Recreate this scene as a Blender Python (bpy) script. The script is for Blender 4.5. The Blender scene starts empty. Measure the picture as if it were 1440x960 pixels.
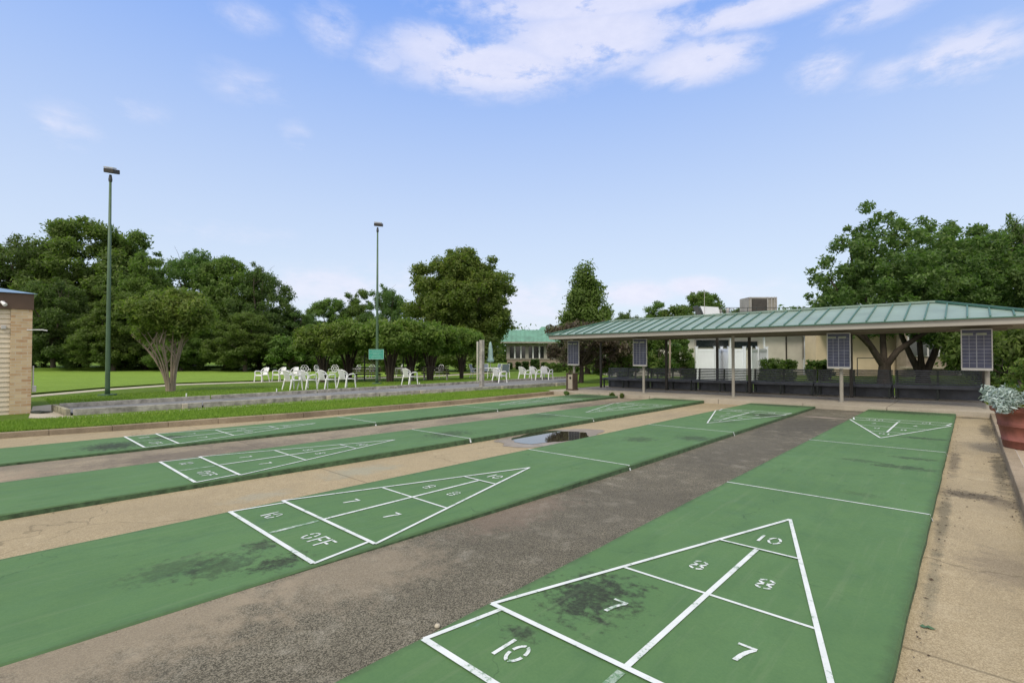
import bpy, math, random
import numpy as np
from mathutils import Vector, Matrix

# ------------------------------------------------------------------ camera, sky, sun, exposure
scn = bpy.context.scene
R = math.radians
FPX = 688.0
CAM = Vector((1.083, 0.715, 1.3205))
YAW, PIT = 0.7523, 0.017
cam_d = bpy.data.cameras.new("camera"); cam = bpy.data.objects.new("camera", cam_d)
scn.collection.objects.link(cam); scn.camera = cam
cam_d.sensor_width = 36; cam_d.lens = 36 * FPX / 1440; cam_d.clip_end = 3000; cam_d.clip_start = 0.05
cam.location = CAM; cam.rotation_euler = (math.pi / 2 + PIT, 0, YAW)

FW = Vector((-math.sin(YAW) * math.cos(PIT), math.cos(YAW) * math.cos(PIT), math.sin(PIT)))
RT = Vector((math.cos(YAW), math.sin(YAW), 0)); UP = RT.cross(FW)
def ray(px, py): return FW + RT * ((px - 720) / FPX) - UP * ((py - 480) / FPX)

scn.view_settings.view_transform = 'Standard'; scn.view_settings.look = 'None'
scn.view_settings.exposure = 0.3; scn.view_settings.gamma = 1
scn.render.engine = 'CYCLES'

SUN_EL, SUN_HEAD = 50, 165        # heading clockwise from +Y, degrees
wd = bpy.data.worlds.new("World"); scn.world = wd; wd.use_nodes = True
nt = wd.node_tree; nt.nodes.clear()
def wn(t, **k):
    n = nt.nodes.new(t)
    for a, v in k.items(): setattr(n, a, v)
    return n
def wm(op, a, b=None, c=None, clamp=False):
    n = nt.nodes.new('ShaderNodeMath'); n.operation = op; n.use_clamp = clamp
    for i, v in enumerate((a, b, c)):
        if v is None: continue
        if isinstance(v, (int, float)): n.inputs[i].default_value = v
        else: nt.links.new(v, n.inputs[i])
    return n.outputs[0]
def wmix(f, a, b):
    n = nt.nodes.new('ShaderNodeMix'); n.data_type = 'RGBA'
    for i, v in ((0, f), (6, a), (7, b)):
        if isinstance(v, (int, float)): n.inputs[i].default_value = v
        elif isinstance(v, tuple): n.inputs[i].default_value = v
        else: nt.links.new(v, n.inputs[i])
    return n.outputs[2]
sky = wn('ShaderNodeTexSky', sky_type='NISHITA', sun_disc=False)
sky.sun_elevation = R(SUN_EL); sky.sun_rotation = R(SUN_HEAD); sky.altitude = 60
sky.air_density = 1.0; sky.dust_density = 1.5; sky.ozone_density = 2.0
tc = wn('ShaderNodeTexCoord'); sp = wn('ShaderNodeSeparateXYZ'); nt.links.new(tc.outputs['Generated'], sp.inputs[0])
az = wm('ARCTAN2', sp.outputs[0], sp.outputs[1]); el = wm('ARCSINE', sp.outputs[2])
ramp = wn('ShaderNodeValToRGB'); nt.links.new(wm('DIVIDE', el, R(45), clamp=True), ramp.inputs[0])
cr = ramp.color_ramp
stops = [(0.0, (.80, .88, .98)), (.14, (.73, .84, .99)), (.32, (.61, .745, .99)), (.55, (.43, .60, .99)), (.78, (.25, .45, .99)), (1.0, (.21, .38, .92))]
cr.elements[0].position = 0; cr.elements[0].color = (*stops[0][1], 1)
cr.elements[1].position = 1; cr.elements[1].color = (*stops[-1][1], 1)
for p, c in stops[1:-1]:
    e = cr.elements.new(p); e.color = (*c, 1)
vm = wn('ShaderNodeVectorMath', operation='SCALE'); nt.links.new(ramp.outputs[0], vm.inputs[0]); vm.inputs['Scale'].default_value = 6.2
base = wmix(0.12, vm.outputs[0], sky.outputs[0])
cmb = wn('ShaderNodeCombineXYZ'); nt.links.new(wm('MULTIPLY', az, 1.0), cmb.inputs[0]); nt.links.new(wm('MULTIPLY', el, 2.2), cmb.inputs[1])
def wnoise(scale, detail, rough=.55, dist=0.0):
    n = wn('ShaderNodeTexNoise'); n.inputs['Scale'].default_value = scale; n.inputs['Detail'].default_value = detail
    n.inputs['Roughness'].default_value = rough; n.inputs['Distortion'].default_value = dist
    nt.links.new(cmb.outputs[0], n.inputs['Vector']); return n.outputs['Fac']
n1 = wnoise(6.5, 9, .66, .25); n2 = wnoise(26, 7, .68)
def pix_az(px, py):
    d = ray(px, py).normalized(); return math.atan2(d.x, d.y), math.asin(d.z)
blobs = [  # px, py, half width px, half height px, strength
    (700, 95, 150, 48, 1.0), (830, 55, 170, 60, 1.0), (980, 88, 100, 36, 1.0), (620, 70, 90, 40, .75), (1090, 8, 200, 26, .9), (850, 5, 260, 34, .85),
    (465, 38, 50, 46, .5), (540, 80, 50, 38, .5), (350, 25, 60, 28, .42), (95, 180, 65, 42, .46), (190, 155, 60, 26, .36), (350, 120, 70, 36, .38), (415, 190, 30, 26, .40),
    (1155, 100, 52, 34, .62), (1230, 12, 110, 30, .6), (1355, 78, 110, 46, .72), (1270, 100, 100, 30, .5),
    (455, 405, 130, 38, .62), (560, 390, 100, 28, .45), (745, 425, 95, 38, .6), (895, 412, 60, 20, .85), (975, 402, 50, 16, .85), (1060, 410, 110, 28, .4), (330, 330, 120, 24, .35)]
tot = None
for px, py, wx, wy, s in blobs:
    a0, e0 = pix_az(px, py); a1, _ = pix_az(px + wx, py); a2, _ = pix_az(px - wx, py); _, e1 = pix_az(px, py - wy); _, e2 = pix_az(px, py + wy)
    wa = abs(a1 - a2) / 2; we = abs(e1 - e2) / 2
    dx = wm('DIVIDE', wm('SUBTRACT', az, a0), wa); dy = wm('DIVIDE', wm('SUBTRACT', el, e0), we)
    r = wm('SQRT', wm('ADD', wm('MULTIPLY', dx, dx), wm('MULTIPLY', dy, dy)))
    m = wm('MULTIPLY', wm('SUBTRACT', 1.42, r, clamp=True), min(1.0, s * 1.15))
    tot = m if tot is None else wm('MAXIMUM', tot, m)
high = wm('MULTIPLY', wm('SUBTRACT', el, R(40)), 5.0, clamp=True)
# unseen cloud added overhead and behind the camera to warm and fill the light
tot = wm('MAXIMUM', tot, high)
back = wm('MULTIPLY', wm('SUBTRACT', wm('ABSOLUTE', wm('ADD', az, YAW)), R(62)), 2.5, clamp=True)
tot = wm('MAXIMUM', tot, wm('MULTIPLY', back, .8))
den = wm('ADD', wm('MULTIPLY', wm('SUBTRACT', n1, .5), 2.6), wm('MULTIPLY', wm('SUBTRACT', n2, .5), 1.0))
den = wm('MULTIPLY', wm('SUBTRACT', wm('ADD', wm('MULTIPLY', tot, 1.0), wm('MULTIPLY', den, wm('ADD', .25, tot))), .20), 1.7, clamp=True)
den = wm('MULTIPLY', den, wm('SMOOTH_MIN', tot, 1.0, .2), clamp=True)
ccol = wmix(n2, (4.7, 4.8, 5.9, 1), (6.1, 5.95, 6.6, 1))
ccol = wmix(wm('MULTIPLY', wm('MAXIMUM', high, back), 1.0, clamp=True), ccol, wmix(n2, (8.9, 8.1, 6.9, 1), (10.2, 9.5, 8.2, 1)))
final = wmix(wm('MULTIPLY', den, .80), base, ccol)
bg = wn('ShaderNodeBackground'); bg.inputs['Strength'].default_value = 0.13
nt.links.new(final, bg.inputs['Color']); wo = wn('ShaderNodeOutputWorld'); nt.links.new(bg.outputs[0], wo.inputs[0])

sl = bpy.data.lights.new("sun", 'SUN'); sl.energy = 1.75; sl.angle = R(12); sl.color = (1.0, .91, .74)
so = bpy.data.objects.new("sun", sl); scn.collection.objects.link(so)
h = R(SUN_HEAD); sd = Vector((math.sin(h) * math.cos(R(SUN_EL)), math.cos(h) * math.cos(R(SUN_EL)), math.sin(R(SUN_EL))))
so.rotation_euler = sd.to_track_quat('Z', 'Y').to_euler()

# ------------------------------------------------------------------ ground shape and placing
def _sat(v, lo, hi, k):
    if v < lo: return lo - k * (1 - math.exp(-(lo - v) / k))
    if v > hi: return hi + k * (1 - math.exp(-(v - hi) / k))
    return v
def gz(x, y): return 0.0182 * _sat(x, -25, 6, 9) - 0.0113 * _sat(y, -8, 28, 8)
def at(px, py, dz=0.0):
    """ground point seen at a place of the photograph, dz above the ground"""
    d = ray(px, py); lo, hi = 0.5, 4000.0
    f = lambda t: CAM.z + d.z * t - gz(CAM.x + d.x * t, CAM.y + d.y * t) - dz
    t = lo
    while t < 3000 and f(t) > 0: lo = t; t *= 1.05
    hi = t
    for _ in range(40):
        m = (lo + hi) / 2
        if f(m) > 0: lo = m
        else: hi = m
    return (CAM.x + d.x * lo, CAM.y + d.y * lo)
def dep(px, D):
    d = ray(px, 480); return (CAM.x + d.x * D, CAM.y + d.y * D)
def zat(py, D): return CAM.z + D * (0.017 + (480 - py) / FPX)

# ------------------------------------------------------------------ materials
MATS = {}
class N:
    def __init__(s, name):
        s.m = bpy.data.materials.new(name); s.m.use_nodes = True; s.t = s.m.node_tree
        s.b = s.t.nodes['Principled BSDF']; s.out = s.t.nodes['Material Output']
    def n(s, t, **k):
        n = s.t.nodes.new(t)
        for a, v in k.items(): setattr(n, a, v)
        return n
    def link(s, a, b): s.t.links.new(a, b)
    def pos(s):
        if not hasattr(s, '_p'): s._p = s.n('ShaderNodeNewGeometry').outputs['Position']
        return s._p
    def obj(s): return s.n('ShaderNodeTexCoord').outputs['Object']
    def noise(s, scale, detail=4, rough=.55, vec=None, dist=0, stretch=None):
        n = s.n('ShaderNodeTexNoise'); n.inputs['Scale'].default_value = scale; n.inputs['Detail'].default_value = detail
        n.inputs['Roughness'].default_value = rough; n.inputs['Distortion'].default_value = dist
        v = vec or s.pos()
        if stretch:
            mp = s.n('ShaderNodeMapping'); mp.inputs['Scale'].default_value = stretch; s.link(v, mp.inputs[0]); v = mp.outputs[0]
        s.link(v, n.inputs['Vector']); return n.outputs['Fac']
    def voro(s, scale, vec=None, out='Distance', feature='F1'):
        n = s.n('ShaderNodeTexVoronoi'); n.feature = feature; n.inputs['Scale'].default_value = scale
        s.link(vec or s.pos(), n.inputs['Vector']); return n.outputs[out]
    def math(s, op, a, b=None, c=None, clamp=False):
        n = s.n('ShaderNodeMath', operation=op, use_clamp=clamp)
        for i, v in enumerate((a, b, c)):
            if v is None: continue
            if isinstance(v, (int, float)): n.inputs[i].default_value = v
            else: s.link(v, n.inputs[i])
        return n.outputs[0]
    def rng(s, v, a, b, c=0.0, d=1.0):
        n = s.n('ShaderNodeMapRange'); n.clamp = True; s.link(v, n.inputs[0])
        for i, q in zip((1, 2, 3, 4), (a, b, c, d)): n.inputs[i].default_value = q
        return n.outputs[0]
    def mix(s, f, a, b, blend='MIX'):
        n = s.n('ShaderNodeMix', data_type='RGBA', blend_type=blend)
        for i, v in ((0, f), (6, a), (7, b)):
            if isinstance(v, (int, float)): n.inputs[i].default_value = v
            elif isinstance(v, tuple): n.inputs[i].default_value = (*v[:3], 1)
            else: s.link(v, n.inputs[i])
        return n.outputs[2]
    def color(s, c):
        if isinstance(c, tuple): s.b.inputs['Base Color'].default_value = (*c[:3], 1)
        else: s.link(c, s.b.inputs['Base Color'])
    def rough(s, r):
        if isinstance(r, (int, float)): s.b.inputs['Roughness'].default_value = r
        else: s.link(r, s.b.inputs['Roughness'])
    def spec(s, v): s.b.inputs['Specular IOR Level'].default_value = v
    def bump(s, h, strength=.3, dist=.01):
        n = s.n('ShaderNodeBump'); n.inputs['Strength'].default_value = strength; n.inputs['Distance'].default_value = dist
        s.link(h, n.inputs['Height']); s.link(n.outputs[0], s.b.inputs['Normal'])
    def spot(s, x, y, rx, ry, jag=.55, scale=9, rot=0.0):
        """soft-edged ragged mask of a stain or mark lying at x, y on the ground"""
        sep = s.n('ShaderNodeSeparateXYZ'); s.link(s.pos(), sep.inputs[0])
        dx = s.math('SUBTRACT', sep.outputs[0], x); dy = s.math('SUBTRACT', sep.outputs[1], y)
        c, q = math.cos(rot), math.sin(rot)
        u = s.math('DIVIDE', s.math('ADD', s.math('MULTIPLY', dx, c), s.math('MULTIPLY', dy, q)), rx)
        v = s.math('DIVIDE', s.math('SUBTRACT', s.math('MULTIPLY', dy, c), s.math('MULTIPLY', dx, q)), ry)
        r = s.math('SQRT', s.math('ADD', s.math('MULTIPLY', u, u), s.math('MULTIPLY', v, v)))
        nn = s.noise(scale, 6, .68)
        return s.rng(s.math('ADD', s.math('SUBTRACT', 1.0, r), s.math('MULTIPLY', s.math('SUBTRACT', nn, .5), jag * 4)), .05, .62)

def simple(name, col, rough=.6, var=.12, scale=6, metal=0.0, spec=.5, bump=0, bscale=60, objspace=True):
    m = N(name); v = m.obj() if objspace else m.pos()
    f = m.noise(scale, 5, .6, vec=v)
    lo = tuple(c * (1 - var * 1.6) for c in col); hi = tuple(min(1, c * (1 + var)) for c in col)
    m.color(m.mix(m.rng(f, .3, .7), lo, hi)); m.rough(rough); m.b.inputs['Metallic'].default_value = metal; m.spec(spec)
    if bump: m.bump(m.noise(bscale, 3, .6, vec=v), bump, .01)
    return m.m

def court_mat():
    m = N('green_court_paint')
    big = m.noise(.9, 4, .6); mid = m.noise(5, 6, .65); fine = m.noise(70, 3, .6)
    streak = m.noise(3, 5, .6, stretch=(2.2, .7, 1))
    c = m.mix(m.rng(big, .3, .7), (.076, .155, .060), (.097, .190, .076))
    c = m.mix(m.rng(mid, .35, .75, 0, .5), c, (.108, .198, .082))
    c = m.mix(m.rng(streak, .5, .72, 0, .55), c, (.066, .140, .060))
    c = m.mix(m.rng(fine, .35, .65, 0, .22), c, (.048, .120, .048))
    bl = m.noise(6, 4, .7, stretch=(1, .6, 1))
    c = m.mix(m.rng(bl, .68, .78, 0, .35), c, (.13, .25, .24))
    sc = m.noise(26, 4, .7, stretch=(.6, 1.6, 1))
    c = m.mix(m.rng(sc, .70, .78, 0, .5), c, (.06, .12, .065))
    stains_and_end_marks = [(-.45, 3.02, .26, .34, 1, 0), (-.50, 2.47, .09, .07, .9, 0), (.48, 8.2, .34, .16, .75, 0), (.53, 8.95, .26, .12, .7, 0), (.05, 8.35, .28, .12, .5, 0),
              (.50, 11.1, .34, .15, .75, 0), (.3, 6.45, .2, .1, .3, 0),
              (-2.22, 2.02, .12, .20, .95, 0), (-2.62, 2.05, .13, .12, .9, 0), (-2.45, 1.75, .2, .25, .65, 0), (-2.62, 1.55, .2, .3, .5, 0), (-2.24, 8.7, .34, .3, .7, 0), (-2.9, 8.0, .28, .3, .6, 0),
              (-2.35, 13.0, .5, .5, .85, 0), (-2.7, 11.2, .4, .25, .4, 0),
              (-8.72, 2.05, .5, .42, 1.0, 0), (-9.1, 2.85, .28, .3, .9, 0), (-5.7, 6.3, .35, .5, .7, 0), (-6.2, 9.6, .4, .5, .5, 0), (0.0, 15.75, 1.1, .5, .8, 0), (-2.8, 15.8, 1.1, .4, .75, 0), (-6.1, 15.8, 1.0, .4, .7, 0), (-8.9, 15.2, .9, .9, .8, 0)]  # list ends with darker patches at the courts' far ends, by the patio edge
    for x, y, rx, ry, s, rot in stains_and_end_marks:
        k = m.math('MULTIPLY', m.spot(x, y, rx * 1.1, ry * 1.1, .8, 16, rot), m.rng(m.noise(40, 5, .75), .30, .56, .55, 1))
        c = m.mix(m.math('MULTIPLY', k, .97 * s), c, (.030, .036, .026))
    tracks = m.noise(1.0, 6, .7, stretch=(16, .8, 1)); c = m.mix(m.rng(tracks, .54, .72, 0, .45), c, (.135, .205, .105))
    fleck = m.noise(60, 3, .8); c = m.mix(m.rng(fleck, .72, .80, 0, .6), c, (.035, .06, .035))
    blotch = m.noise(2.6, 7, .75); c = m.mix(m.rng(blotch, .55, .75, 0, .45), c, (.050, .110, .050))
    sx_ = m.n('ShaderNodeSeparateXYZ'); m.link(m.obj(), sx_.inputs[0]); ed = m.math('ABSOLUTE', sx_.outputs[0])
    edn = m.math('ADD', ed, m.math('MULTIPLY', m.math('SUBTRACT', m.noise(9, 6, .7), .5), .14))
    c = m.mix(m.rng(edn, .775, .835, 0, .55), c, (.045, .075, .038))
    v = m.n('ShaderNodeTexVoronoi'); v.feature = 'DISTANCE_TO_EDGE'; v.inputs['Scale'].default_value = .42
    wv = m.n('ShaderNodeVectorMath', operation='ADD'); m.link(m.pos(), wv.inputs[0])
    nn = m.n('ShaderNodeTexNoise'); nn.inputs['Scale'].default_value = 3; nn.inputs['Detail'].default_value = 7; m.link(m.pos(), nn.inputs['Vector'])
    sc_ = m.n('ShaderNodeVectorMath', operation='SCALE'); m.link(nn.outputs['Color'], sc_.inputs[0]); sc_.inputs['Scale'].default_value = .5
    m.link(sc_.outputs[0], wv.inputs[1]); m.link(wv.outputs[0], v.inputs['Vector'])
    c = m.mix(m.math('MULTIPLY', m.rng(v.outputs['Distance'], .0022, .0008, 0, .55), m.rng(blotch, .45, .6)), c, (.03, .06, .03))
    m.color(c); m.rough(m.rng(mid, .3, .7, .62, .85)); m.spec(.22)
    m.bump(m.math('ADD', m.math('MULTIPLY', m.noise(140, 3, .6), .6), m.noise(25, 3, .5)), .25, .004)
    return m.m

def aggregate_mat(name, dark, light, pale, stainc, crack=True, stain=.6, spots=()):
    m = N(name)
    g1 = m.voro(200, out='Color'); bw = m.n('ShaderNodeRGBToBW'); m.link(g1, bw.inputs[0])
    g2 = m.noise(220, 3, .7)
    big = m.noise(.75, 6, .62); med = m.noise(4.5, 5, .65)
    f = m.math('ADD', m.math('MULTIPLY', m.math('SUBTRACT', bw.outputs[0], .5), 1.3), g2)
    c = m.mix(m.rng(f, .25, .85), dark, light)
    c = m.mix(m.rng(m.voro(140, out='Distance'), .17, .06, 0, .7), c, pale)
    c = m.mix(m.rng(big, .42, .68, 0, stain), c, stainc)
    c = m.mix(m.rng(med, .52, .75, 0, stain * .7), c, stainc)
    c = m.mix(m.rng(med, .45, .25, 0, .25), c, pale)
    for x, y, rx, ry, s, colr in spots:
        k = m.spot(x, y, rx, ry, .5, 6)
        c = m.mix(m.math('MULTIPLY', k, s), c, colr)
    if crack:
        v = m.n('ShaderNodeTexVoronoi'); v.feature = 'DISTANCE_TO_EDGE'; v.inputs['Scale'].default_value = .33
        wv = m.n('ShaderNodeVectorMath', operation='ADD'); m.link(m.pos(), wv.inputs[0])
        nn = m.n('ShaderNodeTexNoise'); nn.inputs['Scale'].default_value = 2.2; nn.inputs['Detail'].default_value = 6; m.link(m.pos(), nn.inputs['Vector'])
        sc_ = m.n('ShaderNodeVectorMath', operation='SCALE'); m.link(nn.outputs['Color'], sc_.inputs[0]); sc_.inputs['Scale'].default_value = .55
        m.link(sc_.outputs[0], wv.inputs[1]); m.link(wv.outputs[0], v.inputs['Vector'])
        c = m.mix(m.rng(v.outputs['Distance'], .0035, .0010, 0, .5), c, tuple(x * .45 for x in dark))
        sep = m.n('ShaderNodeSeparateXYZ'); m.link(m.pos(), sep.inputs[0])
        jt = m.math('PINGPONG', m.math('ADD', sep.outputs[1], m.math('MULTIPLY', m.noise(4, 3), .02)), 1.83)
        c = m.mix(m.rng(jt, .014, .005, 0, .55), c, tuple(x * .4 for x in dark))
        fg = m.noise(14, 7, .75); c = m.mix(m.rng(fg, .56, .72, 0, .35), c, stainc)
    m.color(c); m.rough(.85); m.spec(.25); m.bump(f, .5, .004)
    return m.m

def grass_mat(name, a, b, c3, scale=1.0, stripes=False):
    m = N(name)
    big = m.noise(.28 * scale, 4, .6); med = m.noise(2.2 * scale, 5, .65); fine = m.noise(38, 4, .75)
    c = m.mix(m.rng(big, .35, .65), a, b)
    c = m.mix(m.rng(med, .4, .7, 0, .55), c, c3)
    c = m.mix(m.rng(fine, .35, .65, 0, .55), c, tuple(x * .55 for x in a))
    if stripes:
        sep = m.n('ShaderNodeSeparateXYZ'); m.link(m.pos(), sep.inputs[0])
        w = m.math('SINE', m.math('MULTIPLY', sep.outputs[0], 2.1))
        c = m.mix(m.rng(w, -.5, .5, 0, .18), c, tuple(x * .8 for x in b))
    worn = m.noise(1.1, 7, .7); c = m.mix(m.rng(worn, .56, .72, 0, .35), c, tuple(x * 1.35 for x in b)); c = m.mix(m.rng(worn, .44, .30, 0, .4), c, tuple(x * .6 for x in a))
    m.color(c); m.rough(.9); m.spec(.12); m.bump(m.math('ADD', fine, m.noise(120, 2, .7)), .9, .03)
    return m.m

def leaf_mat(name, a, b, c3=None, trans=.5, sat=None):
    m = N(name); geo = m.n('ShaderNodeNewGeometry'); oi = m.n('ShaderNodeObjectInfo')
    r = geo.outputs['Random Per Island']
    cl = m.noise(.55, 3, .6)
    c = m.mix(m.rng(r, 0, 1), a, b)
    if c3: c = m.mix(m.math('MULTIPLY', m.rng(cl, .48, .68), m.rng(r, .2, .8)), c, c3)
    hs = m.n('ShaderNodeHueSaturation'); m.link(c, hs.inputs['Color'])
    m.link(m.rng(oi.outputs['Random'], 0, 1, .490, .512), hs.inputs['Hue']); m.link(m.rng(oi.outputs['Random'], 0, 1, .85, 1.15), hs.inputs['Value'])
    c = hs.outputs[0]
    m.color(c); m.rough(.55); m.spec(.3)
    tr = m.n('ShaderNodeBsdfTranslucent'); m.link(m.mix(1.0, c, (1.0, 1.25, .55), 'MULTIPLY'), tr.inputs['Color'])
    ms = m.n('ShaderNodeMixShader'); ms.inputs[0].default_value = trans
    m.link(m.b.outputs[0], ms.inputs[1]); m.link(tr.outputs[0], ms.inputs[2]); m.link(ms.outputs[0], m.out.inputs[0])
    return m.m

def bark_mat(name, a, b):
    m = N(name); f = m.noise(7, 6, .7, vec=m.obj(), stretch=(1, 1, .22)); g = m.noise(1.3, 4, .6, vec=m.obj())
    m.color(m.mix(m.rng(g, .35, .65, 0, .5), m.mix(m.rng(f, .3, .7), a, b), tuple(x * 1.35 for x in b))); m.rough(.9); m.spec(.15); m.bump(f, .8, .03)
    return m.m

def brick_mat(name, c1, c2, mortar, sx, sy, axis='YZ', off=.5, sq=.35):
    m = N(name); sep = m.n('ShaderNodeSeparateXYZ'); m.link(m.pos(), sep.inputs[0]); cb = m.n('ShaderNodeCombineXYZ')
    i, j = ('XYZ'.index(axis[0]), 'XYZ'.index(axis[1]))
    m.link(sep.outputs[i], cb.inputs[0]); m.link(sep.outputs[j], cb.inputs[1])
    br = m.n('ShaderNodeTexBrick'); br.offset = off; m.link(cb.outputs[0], br.inputs['Vector'])
    br.inputs['Scale'].default_value = 1.0; br.inputs['Brick Width'].default_value = sx; br.inputs['Row Height'].default_value = sy
    br.inputs['Mortar Size'].default_value = .008; br.inputs['Mortar Smooth'].default_value = .3; br.inputs['Bias'].default_value = 0
    br.inputs['Color1'].default_value = (*c1, 1); br.inputs['Color2'].default_value = (*c2, 1); br.inputs['Mortar'].default_value = (*mortar, 1)
    n = m.noise(9, 5, .65)
    c = m.mix(m.rng(n, .35, .7, 0, .5), br.outputs['Color'], tuple(x * sq + .12 for x in c1))
    m.color(c); m.rough(.9); m.spec(.2); m.bump(br.outputs['Fac'], -.5, .01)
    return m.m

def paint_mat(name, worn):
    """white stencil paint, thin enough in places for the green to show"""
    m = N(name); n = m.noise(34, 5, .75); n2 = m.noise(6, 4, .6)
    f = m.rng(m.math('ADD', n, m.math('MULTIPLY', m.math('SUBTRACT', n2, .5), .7)), *worn)
    m.color(m.mix(f, (.12, .23, .125), m.mix(m.rng(n2, .3, .7), (.56, .61, .61), (.68, .72, .73)))); m.rough(.6); m.spec(.35)
    return m.m

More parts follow.
